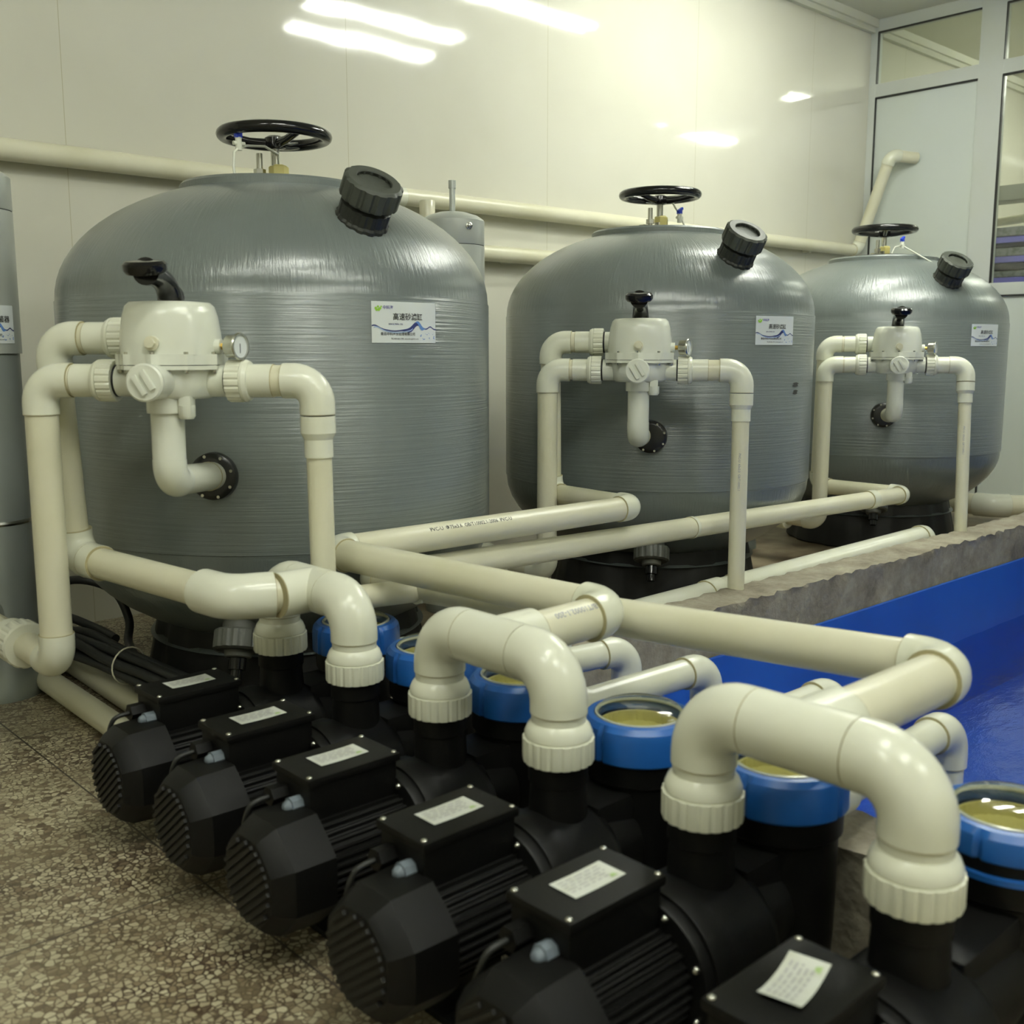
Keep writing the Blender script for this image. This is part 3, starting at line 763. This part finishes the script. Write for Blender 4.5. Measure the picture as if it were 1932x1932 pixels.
# ------------------------------------------------------------------ pump outlet headers
PY = [1.955, 1.675, 1.41, 1.115, .835, .53]; PXU = 1.13; HZ = .49
def header(root, ya, yb, side):
    F = .0455; P = .0385
    for y, s in ((ya, -1), (yb, 1)):
        G().lathe([(.046, .332), (.0535, .334), (.0545, .338), (.0545, .372), (.052, .3725), (.0535, .375), (.0535, .381), (.049, .392), (.044, .398)], (PXU, y, 0), (0, 0, 1), 80,
                  ribbed(20, .0022, .333, .3722)).build('union_nut', 'fitting', root, world=True, sharp=25)
        pipe(root, (PXU, y, .39), (PXU, y, .425), .0432, 'fitting', 'union_neck')
        elbow(root, (PXU, y, HZ), (0, 0, -1), (0, s, 0), F, min(.078, abs(yb - ya) / 2 - .045), True, .062)
    ym = (ya + yb) / 2
    pipe(root, (PXU, ya - .06, HZ), (PXU, yb + .06, HZ), P)
    hl = abs(yb - ya) / 2 - .078 - .0022
    g = G().tube([(PXU, ym + hl, HZ), (PXU, ym - hl, HZ)], F, 32).tube([(PXU, ym, HZ), (PXU + side * .085, ym, HZ)], F, 32)
    te = g.build('tee', 'fitting', root, world=True)
    for q, w in (((PXU + side * .085, ym, HZ), (PXU + side * .087, ym, HZ)),):
        G().tube([q, w], F * .985, 28).build('glue_ring', 'glue', te, world=True)
    return ym

def valve_ends(root, i, port):
    """union nut and fittings from a valve port to the first elbow corner; returns corner"""
    if port == 'upper':
        a = vloc(i, -.118, .112, ZU); d = vloc(i, -1, 0, ZU) - vloc(i, 0, 0, ZU); L_ = (.180, .182, .178)[i]
    elif port == 'lower':
        a = vloc(i, -.118, .042, ZL); d = vloc(i, -1, 0, ZL) - vloc(i, 0, 0, ZL); L_ = (.178, .182, .176)[i]
    else:
        a = vloc(i, .118, .042, ZL); d = vloc(i, 1, 0, ZL) - vloc(i, 0, 0, ZL); L_ = (.192, .208, .168)[i]
    d.normalize()
    union_nut(root, a + d * .028, d, FR, .0455, .046)
    c = a + d * L_
    coupling(root, a + d * .046, a + d * (.098 if port != 'right' else .10), FR)
    pipe(root, a + d * .08, c, PR)
    return c, -d

SUP = ['cream supply pipe from the two farthest pumps to the nearest tank valve',
       'cream supply pipe from the middle pair of pumps back to the middle tank valve',
       'long cream supply pipe from the two nearest pumps to the farthest tank valve']
# 1: pumps 1 and 2 to the near tank
root = thing('supply_pipe', SUP[0], 'pipe', (PXU, 1.82, 0), 0, 'supply pipes from pumps to valves')
ym = header(root, PY[0], PY[1], -1)
c, d = valve_ends(root, 0, 'upper')
c1 = V((.895, 2.46, .495)); c2 = V((.965, 1.86, HZ)); tee = V((PXU - .05, ym, HZ))
elbow(root, c, d, c1 - c, FR + .002, .07); pipe(root, c, c1, PR)
pipe(root, c1, c2, .0345)
elbow(root, c1, c - c1, c2 - c1, .041, .066)
coupling(root, c1 + (c2 - c1).normalized() * .068, c1 + (c2 - c1).normalized() * .115, .0405)
pipe(root, c2, tee, .0385); elbow(root, c2, c1 - c2, tee - c2, .0455, .086, True, .062)
# 2: pumps 3 and 4 to the middle tank
root = thing('supply_pipe', SUP[1], 'pipe', (PXU, 1.26, 0), 0, 'supply pipes from pumps to valves')
ym = header(root, PY[2], PY[3], 1)
c, d = valve_ends(root, 1, 'upper')
c1 = V((2.545, 2.553, .483)); c2 = V((2.43, 2.09, .497)); c3 = V((1.345, 2.085, .50)); c4 = V((1.425, ym, HZ + .005)); tee = V((PXU + .05, ym, HZ))
elbow(root, c, d, c1 - c, FR + .002, .07); pipe(root, c, c1, PR)
elbow(root, c1, c - c1, c2 - c1, .039, .062); pipe(root, c1, c2, .0345)
elbow(root, c2, c1 - c2, c3 - c2, .040, .062); pb = pipe(root, c2, c3, .0355)
elbow(root, c3, c2 - c3, c4 - c3, .0405, .06); pipe(root, c3, c4, .0365)
elbow(root, c4, c3 - c4, tee - c4, .044, .07); pc = pipe(root, c4, tee, .0365)
print_on_pipe(pb, c3, c2, .0355, .5, 'PVC-U  Φ75x3.6  GB/T10002.1-2006  PVC-U', .015, .42, 'ink')
print_on_pipe(pc, c4, tee, .0365, .6, 'GB/T10002.1-200', .016, .12)
# 3: pumps 5 and 6 to the far tank
root = thing('supply_pipe', SUP[2], 'pipe', (PXU, .68, 0), 0, 'supply pipes from pumps to valves')
ym = header(root, PY[4], PY[5], 1)
c, d = valve_ends(root, 2, 'upper')
c1 = V((4.30, 2.585, .355)); c2 = V((4.30, 2.165, .355)); c3 = V((1.455, 2.095, .42)); c4 = V((1.545, ym, HZ)); tee = V((PXU + .05, ym, HZ))
elbow(root, c, d, c1 - c, FR + .002, .07); pipe(root, c, c1, PR)
elbow(root, c1, c - c1, c2 - c1, .039, .062); pipe(root, c1, c2, .034)
elbow(root, c2, c1 - c2, c3 - c2, .040, .062); pb = pipe(root, c2, c3, .0345)
dd = (c3 - c2).normalized(); coupling(root, c2 + dd * .28, c2 + dd * .33, .039); coupling(root, c2 + dd * 1.52, c2 + dd * 1.535, .037)
elbow(root, c3, c2 - c3, c4 - c3, .040, .06); pipe(root, c3, c4, .0372)
elbow(root, c4, c3 - c4, tee - c4, .0455, .072); pipe(root, c4, tee, .0385)

# ------------------------------------------------------------------ silver cylinders by the wall
def cylinder(label, x, y, bolt_az, sticker_az=None, txt=None):
    t = thing('disinfection_cylinder', label, 'cylinder', (x, y, 0), 0, 'silver cylinders standing between the tanks')
    G().lathe([(.112, 0), (.112, .03), (.109, .035), (.109, .965)], seg=64).build('lower_shell', 'silver_dark', t)
    G().lathe([(.115, .96), (.115, 1.3365), (.113, 1.338)], seg=64).build('sleeve', 'brushed', t)
    G().lathe([(.1135, 1.337), (.1135, 1.3405)], seg=48).build('seam_ring', 'gasket', t)
    cp = G().lathe([(.114, 1.340), (.115, 1.342), (.115, 1.425), (.110, 1.431), (.09, 1.444), (.05, 1.456), (.01, 1.46)], seg=64).build('top_cap', 'brushed', t)
    G().tube([(0, 0, 1.45), (0, 0, 1.545)], .0105, 16).tube([(0, 0, 1.54), (0, 0, 1.568)], .0135, 16).build('lifting_pin', 'brushed', cp)
    n = V((math.cos(R(bolt_az)), math.sin(R(bolt_az)), 0)); p = n * .113 + V((0, 0, 1.40))
    G().lathe([(.014, 0), (.014, .006), (.009, .008), (.009, .016), (.004, .019)], p, n, 6).build('cap_bolt', 'steel', cp)
    for z in (.50, .18):
        G().lathe([(.110, z - .006), (.1125, z), (.110, z + .006)], seg=64).build('weld_ring', 'steel', t)
    if txt: sticker(t, sticker_az, .115, 1.037, .15, .1, txt)
    return t
cylinder('silver cylinder cut off by the left edge of the photo', .905, 3.13, -80, -88, '紫外线杀菌器')
cylinder('silver cylinder between the nearest and the middle tank', 2.50, 3.02, -100, -38, '紫外线杀菌器')
cylinder('silver cylinder hidden behind the middle tank', 4.33, 3.06, -118, None, None)

# ------------------------------------------------------------------ treated-water pipes (lower left port, down, then back)
LB = ['fat cream pipe from the nearest valve down to the left silver cylinder', 'cream pipe from the middle valve down beside the middle tank', 'cream pipe from the farthest valve down behind the middle tank edge']
cylx = [(.80, 3.04), (2.45, 2.93), (4.24, 2.99)]
for i in range(3):
    root = thing('outlet_pipe', LB[i], 'pipe', (VP[i][0][0], VP[i][0][1], 0), 0, 'pipes from lower left valve ports')
    c, d = valve_ends(root, i, 'lower')
    zf = (.272, .225, .20)[i]
    foot = V((c.x, c.y, zf)); end = V((cylx[i][0], cylx[i][1], zf + .01))
    elbow(root, c, d, (0, 0, -1), FR + .002, .073); pipe(root, c, foot, PR if i else .0345)
    elbow(root, foot, (0, 0, 1), end - foot, .038, .07); pipe(root, foot, end, PR)
    e = (end - foot).normalized()
    q = foot + e * (.20 if i == 0 else .17)
    G().lathe([(.036, -.012), (.052, -.010), (.054, -.004), (.054, .045), (.050, .055), (.046, .058), (.046, .10), (.038, .102)], q, e, 60, ribbed(16, .002, -.004, .046)).build('union_nut', 'fitting', root, world=True, sharp=25)
    G().tube([end - e * .11, end + e * .02], .052, 28).tube([end - e * .14, end - e * .105], .058, 28).build('cylinder_flange', 'silver_dark' if i == 0 else 'fitting', root, world=True)

# ------------------------------------------------------------------ right-hand backwash pipes
RB = ['cream backwash pipe at the right of the nearest valve', 'cream pipe from the middle valve standing on the concrete curb', 'cream pipe from the farthest valve standing on the concrete curb']
for i in range(3):
    root = thing('backwash_pipe', RB[i], 'pipe', (VP[i][0][0], VP[i][0][1], 0), 0, 'backwash pipes right of the valves')
    c, d = valve_ends(root, i, 'right')
    foot = V((c.x, c.y, .2)) if i else V((c.x + .005, c.y, .425))
    if i == 1: foot = V((2.835, 1.988, .196))
    if i == 2: foot = V((4.47, 1.988, .196))
    dn = (foot - c).normalized()
    elbow(root, c, d, dn, FR + .002, .07)
    a = c + dn * .074
    G().tube([a, a + dn * .036, a + dn * .05, a + dn * .088], [.0375, .0375, .0305, .0305], 28).build('reducer', 'fitting', root, world=True, sharp=25)
    if i == 0:
        e = V((1.47, 1.885, .425)); pipe(root, a, foot, .0272)
        elbow(root, foot, (0, 0, 1), e - foot, .031, .045); pipe(root, foot, e, .0272)
        G().tube([e - V((.03, 0, 0)), e + V((.0, 0, 0))], .031, 24).build('saddle_joint', 'fitting', root, world=True)
    else:
        pp = pipe(root, a, foot, .0272 if i == 1 else .0262)
        print_on_pipe(pp, a, foot, .0272 if i == 1 else .0262, 0, 'PVC-U  63x2.0  GB/T10002.1', .010, .25)

# ------------------------------------------------------------------ low return pipe behind the curb and floor pipes
root = thing('return_pipe', 'low white pipe lying just behind the concrete curb', 'pipe', (3.4, 2.066, 0))
pipe(root, (1.6, 2.066, .155), (4.30, 2.066, .185), .047, 'fitting')
elbow(root, (4.33, 2.066, .185), (-1, 0, 0), (0, .4, -1), .052, .075)
pipe(root, (4.33, 2.066, .185), (4.33, 2.14, .0), .047, 'fitting')
coupling(root, (2.93, 2.066, .1698), (2.99, 2.066, .1704), .052); coupling(root, (2.78, 2.066, .168), (2.85, 2.066, .169), .052)
root = thing('floor_pipe', 'cream pipe on the floor behind the far right tank', 'pipe', (6.1, 2.5, 0))
pipe(root, (6.0, 2.50, .1), (6.30, 2.2, .1), .06); pipe(root, (6.0, 2.50, .1), (5.98, 3.45, .1), .06)
elbow(root, (6.0, 2.50, .1), (-.02, .95, 0), (.3, -.3, 0), .066, .09)
for lb, a, b in (('lower cream floor pipe left of the pumps, nearer the camera', (.985, 2.10, .034), (1.02, 3.6, .034)),
                 ('second cream floor pipe left of the pumps, partly under the black cables', (1.085, 2.12, .034), (1.14, 3.6, .034))):
    t = thing('floor_pipe', lb, 'pipe', ((a[0] + b[0]) / 2, (a[1] + b[1]) / 2, 0), 0, 'floor pipes beside the left cylinder'); pipe(t, a, b, .032)
    G().tube([V(a), V(a) + (V(b) - V(a)).normalized() * .05], .036, 24).build('end_socket', 'fitting', t, world=True)
    G().tube([V(b) - (V(b) - V(a)).normalized() * .05, V(b)], .036, 24).build('end_socket', 'fitting', t, world=True)

# pipes along the back wall
def wall_clips(root, xs, y, z):
    for x in xs: G().box((x - .012, y - .005, z - .038), (x + .012, WY, z + .038), .004).build('pipe_clip', 'fitting', root, world=True)
root = thing('wall_pipe', 'upper cream pipe running along the back wall', 'pipe', (3, 3.69, 1.6))
pipe(root, (XL + .02, 3.695, 1.600), (6.50, 3.695, 1.614), .036)
coupling(root, (2.72, 3.695, 1.606), (2.79, 3.695, 1.606), .040)
wall_clips(root, (0.2, 5.95), 3.70, 1.606)
c0 = V((6.50, 3.695, 1.614)); c1 = V((6.50, 3.49, 2.19)); c2 = V((PX + .01, 3.40, 2.18))
elbow(root, c0, (-1, 0, 0), c1 - c0, .041, .06); pipe(root, c0, c1, .036); elbow(root, c1, c0 - c1, c2 - c1, .041, .06); pipe(root, c1, c2, .036)
root = thing('wall_pipe', 'lower cream pipe on the back wall between the tanks', 'pipe', (3, 3.69, 1.4))
pipe(root, (2.95, 3.695, 1.404), (4.6, 3.695, 1.404), .036); elbow(root, (2.95, 3.695, 1.404), (1, 0, 0), (0, 0, -1), .041, .06); pipe(root, (2.95, 3.695, 1.404), (2.95, 3.695, 0), .036); elbow(root, (4.6, 3.695, 1.404), (-1, 0, 0), (0, 0, -1), .041, .06)
pipe(root, (4.6, 3.695, 1.404), (4.6, 3.695, .0), .036); wall_clips(root, (3.4, 4.1), 3.70, 1.404)
root = thing('vent_stub', 'short capped cream pipe standing behind the nearest tank', 'pipe', (2.765, 3.5, 0))
pipe(root, (2.765, 3.5, 0), (2.765, 3.5, 1.56), .029); G().lathe([(.032, 1.50), (.032, 1.565), (.028, 1.571), (.01, 1.573)], (2.765, 3.5, 0), seg=28).build('end_cap', 'pipe', root, world=True)

# ------------------------------------------------------------------ pumps
def octo(r, ph=PI / 8): return [(r * math.cos(ph + k * PI / 4), r * math.sin(ph + k * PI / 4)) for k in range(8)]
def make_pump(label, loc, SX=.195, split_ring=False):
    p = thing('pool_pump', label, 'pump', loc, 0, 'black pumps in a row')
    ZC = .152
    RX = Matrix.Translation((0, 0, ZC)) @ Matrix.Rotation(R(90), 4, 'Y')   # local z -> +x
    # motor with cooling fins
    G().lathe([(.05, -.30), (.080, -.298), (.080, -.112), (.05, -.11)], (0, 0, ZC), (1, 0, 0), 144, lambda t, r, h: r * (1 if (t * 36 / (2 * PI)) % 1 < .45 else .93)).build('motor_body', 'black', p, sharp=30)
    # fan cover
    f = G()
    rings = [(.052, -.388), (.075, -.386), (.084, -.378), (.097, -.355), (.100, -.30), (.100, -.283)]
    def oc(t, r, h):
        a = (t + PI / 8) % (PI / 4) - PI / 8; return r * (.25 + .75 * math.cos(PI / 8) / math.cos(a)) 
    fc = f.lathe(rings, (0, 0, ZC), (1, 0, 0), 64, oc).build('fan_cover', 'black', p, sharp=22)
    g = G()
    for k in range(-5, 6):
        y = k * .0125; hw = math.sqrt(max(0, .066 ** 2 - y * y))
        m = Matrix.Translation((-.389, 0, ZC)) @ Matrix.Rotation(R(52), 4, 'X')
        g.box((-.003, y - .0032, -hw), (.004, y + .0032, hw), 0, m)
    g.build('fan_grille', 'dark_slat', fc)
    # terminal box with lid, screws and nameplate
    bx = G().box((-.285, -.022, .205), (-.113, .082, .283), .006)
    bo = bx.build('terminal_box', 'black', p)
    G().box((-.290, -.027, .281), (-.108, .087, .296), .006).build('box_lid', 'black', bo)
    for x in (-.282, -.116):
        for y in (-.018, .078): G().sphere((x, y, .2965), .0052, 10, (1, 1, .6)).build('lid_screw', 'steel', bo)
    nm = G(); n = 10; tilt = R(label_tilt[0]); cx, cy = -.195, .033
    vs = []
    for j in (0, 1):
        for i in range(n + 1):
            x = -.047 + .094 * i / n; y = -.024 + .048 * j; z = .2968 + (label_curl[0] * (2 * i / n - 1) ** 2 * .006)
            vs.append((cx + x * math.cos(tilt) - y * math.sin(tilt), cy + x * math.sin(tilt) + y * math.cos(tilt), z))
    pl = nm.add(vs, [(i, i + 1, n + 2 + i, n + 1 + i) for i in range(n)]).build('nameplate', 'paper2', bo); tag(pl, 'small white nameplate label')
    g = G(); g2 = G()
    rn = random.Random(11)
    for k in range(5):
        y = .014 - k * .0065; x = -.040
        while x < .030:
            w = rn.uniform(.006, .016); a, b = x, min(.034, x + w)
            q = [(a, y), (b, y), (b, y + .0028), (a, y + .0028)]
            g.add([(cx + u * math.cos(tilt) - v * math.sin(tilt), cy + u * math.sin(tilt) + v * math.cos(tilt), .2975 + (label_curl[0] * (u / .047) ** 2 * .006)) for u, v in q], [(0, 1, 2, 3)]); x += w + .004
    g.build('nameplate_lines', 'faint', pl)
    q = [(.026, -.018), (.038, -.018), (.036, -.011), (.029, -.011)]
    g2.add([(cx + u * math.cos(tilt) - v * math.sin(tilt), cy + u * math.sin(tilt) + v * math.cos(tilt), .2976 + (label_curl[0] * (u / .047) ** 2 * .006)) for u, v in q], [(0, 1, 2, 3)])
    g2.build('nameplate_mark', 'faint_green', pl)
    # cable gland and lead
    G().tube([(-.283, .008, .248), (-.305, .008, .248)], .014, 8).lathe([(.010, 0), (.0105, .006), (.008, .013), (.004, .016)], (-.300, .008, .248), (-1, 0, 0), 16).build('cable_gland', 'gland', bo)
    G().tube([(-.283, .055, .252), (-.315, .055, .252)], .017, 6).build('cord_gland', 'black', bo)
    rn = random.Random(int(loc[1] * 100))
    G().tube([V(q) for q in smooth([(-.31, .055, .252), (-.345, .058, .245), (-.35, .075, .20), (-.315, .11, .15), (-.26, .135, .08), (-.20, .14, .02), (.0, .145, .015)])], .0045, 10).build('power_cord', 'rubber', p)
    # bracket ring with bolts
    G().lathe([(.06, -.118), (.102, -.116), (.104, -.112), (.104, -.098), (.06, -.096)], (0, 0, ZC), (1, 0, 0), 48).build('motor_bracket', 'black', p)
    for k in range(8):
        a = 2 * PI * k / 8 + .35; q = V((-.118, .093 * math.cos(a), ZC + .093 * math.sin(a)))
        G().sphere(q, .0058, 8).build('bracket_bolt', 'steel', p)
    # volute housing
    vo = G().lathe([(.07, -.10), (.108, -.097), (.111, -.085), (.111, -.055), (.104, -.04), (.104, .035), (.096, .055), (.065, .075), (.06, .10)], (0, 0, ZC), (1, 0, 0), 64).build('pump_housing', 'black', p)
    G().lathe([(.055, .18), (.047, .25), (.0445, .300), (.0475, .302), (.0475, .336)], (0, 0, 0), (0, 0, 1), 36).build('outlet_neck', 'black', p)
    # bridge to the strainer pot
    G().tube([(.05, 0, ZC + .01), (SX - .065, 0, ZC + .01)], [.082, .07], 32).box((.04, -.05, .17), (SX - .055, .05, .255), .015).build('suction_neck', 'black', p)
    G().lathe([(.070, .02), (.080, .03), (.084, .10), (.086, .26), (.092, .265), (.092, .325), (.086, .328), (.078, .328), (.078, .12), (.01, .11)], (SX, 0, 0), (0, 0, 1), 56, caps=False).build('strainer_pot', 'black', p, sharp=30)
    G().lathe([(.055, .13), (.069, .14), (.0705, .344), (.0655, .344), (.0650, .326), (.045, .322), (.0006, .321)], (SX, 0, 0), (0, 0, 1), 72, lambda t, r, h: r - (.003 if (t * 36 / (2 * PI)) % 1 < .5 and h < .34 else 0), caps=False).build('strainer_basket', 'basket', p, sharp=30)
    def lug(t, r, h):
        q = (t * 4 / (2 * PI)) % 1; return r - (.006 if q < .03 else 0) if r > .09 else r
    if split_ring:
        G().lathe([(.093, .297), (.0985, .298), (.0985, .306), (.093, .307)], (SX, 0, 0), (0, 0, 1), 72).build('lower_ring', 'blue_ring', p, sharp=30)
    z0 = .324 if split_ring else .300
    lr = G().lathe([(.096, z0), (.0985, z0 + .003), (.0985, .343), (.096, .355), (.088, .3635), (.078, .3645), (.0765, .360), (.0765, .345), (.09, .342), (.09, z0 + .002)], (SX, 0, 0), (0, 0, 1), 96, lug, caps=False).build('lock_ring', 'blue_ring', p, sharp=30)
    tag(lr, 'blue screw ring holding the clear lid')
    G().lathe([(.085, .350), (.078, .352), (.0765, .3600), (.073, .369), (.071, .3695), (.066, .375), (.064, .3755), (.055, .379), (.03, .382), (.001, .383)], (SX, 0, 0), (0, 0, 1), 56, caps=False).build('lid_window', 'clear', p)
    G().lathe([(.0765, .3580), (.0755, .3655), (.0715, .3660), (.0700, .3625)], (SX, 0, 0), (0, 0, 1), 56, caps=False).build('lid_rim', 'clear_rim', p)
    G().tube([(SX + .06, 0, .262), (SX + .115, 0, .262)], .040, 32).build('suction_port', 'black', p)
    # feet
    G().box((-.25, -.07, 0), (-.13, .07, .012), .004).box((-.21, -.045, .008), (-.16, .045, .09), .006).build('motor_foot', 'black', p)
    G().box((.03, -.075, 0), (.13, .075, .014), .004).box((.05, -.05, .01), (.11, .05, .09), .006).box((.1, -.03, 0), (SX, .03, .012)).lathe([(.078, 0), (.078, .012), (.07, .025)], (SX, 0, 0), (0, 0, 1), 32).build('pump_base', 'black', p)
    return p
M['dark_slat'] = plain('fan_slat', (.010, .010, .009), .55, spec=.3)
M['clear_rim'] = plain('clear_rim', (.55, .57, .5), .12)
PL = ['black pump with blue lid, farthest from the camera', 'black pump with blue lid, second farthest from the camera', 'black pump with blue lid joined to the middle header, its farther side',
      'black pump with blue lid joined to the middle header, its nearer side', 'black pump with blue lid, second nearest to the camera', 'black pump nearest the camera with a crooked curled nameplate']
label_tilt = [0]; label_curl = [.15]
proto = make_pump(PL[0], (PXU, PY[0], 0))
for i in range(1, 5):
    c = copy_tree(proto); c.location = (PXU, PY[i], 0); c['label'] = PL[i]
label_tilt = [12]; label_curl = [1.0]
make_pump(PL[5], (PXU, PY[5], 0), .268, True)

# suction pipes over the pool edge
SL = ['white suction pipe and elbow behind the header, farthest from the camera', 'white suction pipe with elbow in front of the brown curb face', 'long white suction pipe running beside the middle blue lids',
      'white suction elbow between the two large headers', 'white suction pipe and elbow dropping into the pool at the right', 'white suction pipe of the nearest pump, at the right edge']
for i in range(6):
    y = PY[i]; x1 = (1.84, 1.85, 1.875, 1.93, 1.905, 1.90)[i]
    yy = (1.74, 1.60, 1.385, 1.10, .845, .55)[i]
    root = thing('suction_pipe', SL[i], 'pipe', (x1, yy, 0), 0, 'suction pipes from the pool')
    a = V((PXU + (.387 if i == 5 else .32), y, .262)); c = V((x1, yy, .268))
    if i == 0: c = V((1.84, 1.70 + .12, .268)); 
    pipe(root, a, c, .0315, 'fitting')
    G().tube([a - V((.012, 0, 0)), a + (c - a).normalized() * .05], .038, 28).build('socket', 'fitting', root, world=True)
    elbow(root, c, a - c, (0, 0, -1), .0365, .075, True, .05)
    pipe(root, c, (c.x, c.y, -.42), .0315, 'fitting')

# ------------------------------------------------------------------ black cable bundle and plank
t = thing('cable_bundle', 'bundle of thick black cables tied together behind the farthest pump', 'cables', (1.15, 2.75, .07))
rn = random.Random(2)
base = [(1.01, 3.42, .10), (1.04, 3.20, .11), (1.075, 2.98, .125), (1.105, 2.78, .13), (1.125, 2.56, .125), (1.13, 2.36, .125), (1.11, 2.16, .12)]
for k in range(8):
    a = 2 * PI * k / 7; rr = .028 if k < 7 else 0
    pts = [(x + rr * math.cos(a) * (1 + .5 * rn.random()), y + .02 * rn.uniform(-1, 1), max(.085, z + rr * math.sin(a) + (.03 * rn.random() if abs(j - 1) < 2 else 0))) for j, (x, y, z) in enumerate(base)]
    G().tube(smooth(pts), .0135, 12).build('cable', 'rubber', t, world=True)
G().tube(smooth([(1.02, 3.30, .12), (1.06, 3.26, .24), (1.14, 3.16, .29), (1.22, 3.08, .26), (1.24, 3.02, .18), (1.21, 2.96, .13), (1.16, 2.80, .13)]), .0125, 12).build('cable_loop', 'rubber', t, world=True)
G().tube(smooth([(1.0, 3.25, .13), (1.08, 3.16, .19), (1.14, 3.02, .17), (1.15, 2.90, .16)]), .0125, 12).build('cable_loop', 'rubber', t, world=True)
g = G(); cx, cy, cz = 1.11, 2.72, .13
g.tube([V((cx + .05 * math.cos(q), cy + .01 * math.cos(q), cz + .05 * math.sin(q))) for q in [2 * PI * k / 24 for k in range(25)]], .0022, 6).build('cable_tie', 'pipe', t, world=True)
t = tag(G().box((-.28, -.035, 0), (.28, .035, .022), .003, Matrix.Translation((4.02, 2.42, 0)) @ Matrix.Rotation(R(-28), 4, 'Z')).build('wooden_batten', 'wood'), 'short brown wooden batten on the floor beside the farthest tank', 'batten')

trim_pipes()
# ------------------------------------------------------------------ camera
cam = bpy.data.cameras.new('camera'); co = bpy.data.objects.new('camera', cam); C.objects.link(co)
cam.sensor_width = 36; cam.lens = 1995 / 1932 * 36
co.location = (0, 0, .97)
pitch = math.atan(306 / 1995)
co.rotation_euler = (PI / 2 - pitch, 0, R(-42.75))
cam.clip_start = .02; cam.clip_end = 60
cam.dof.use_dof = True; cam.dof.focus_distance = 3.3; cam.dof.aperture_fstop = 5.2
bpy.context.scene.camera = co
w = bpy.data.worlds.new('world'); bpy.context.scene.world = w; w.use_nodes = True
w.node_tree.nodes['Background'].inputs[0].default_value = (.5, .5, .4, 1); w.node_tree.nodes['Background'].inputs[1].default_value = .02
vs = bpy.context.scene.view_settings
vs.view_transform = 'Standard'; vs.look = 'None'; vs.gamma = 1; vs.exposure = 0; vs.use_curve_mapping = False
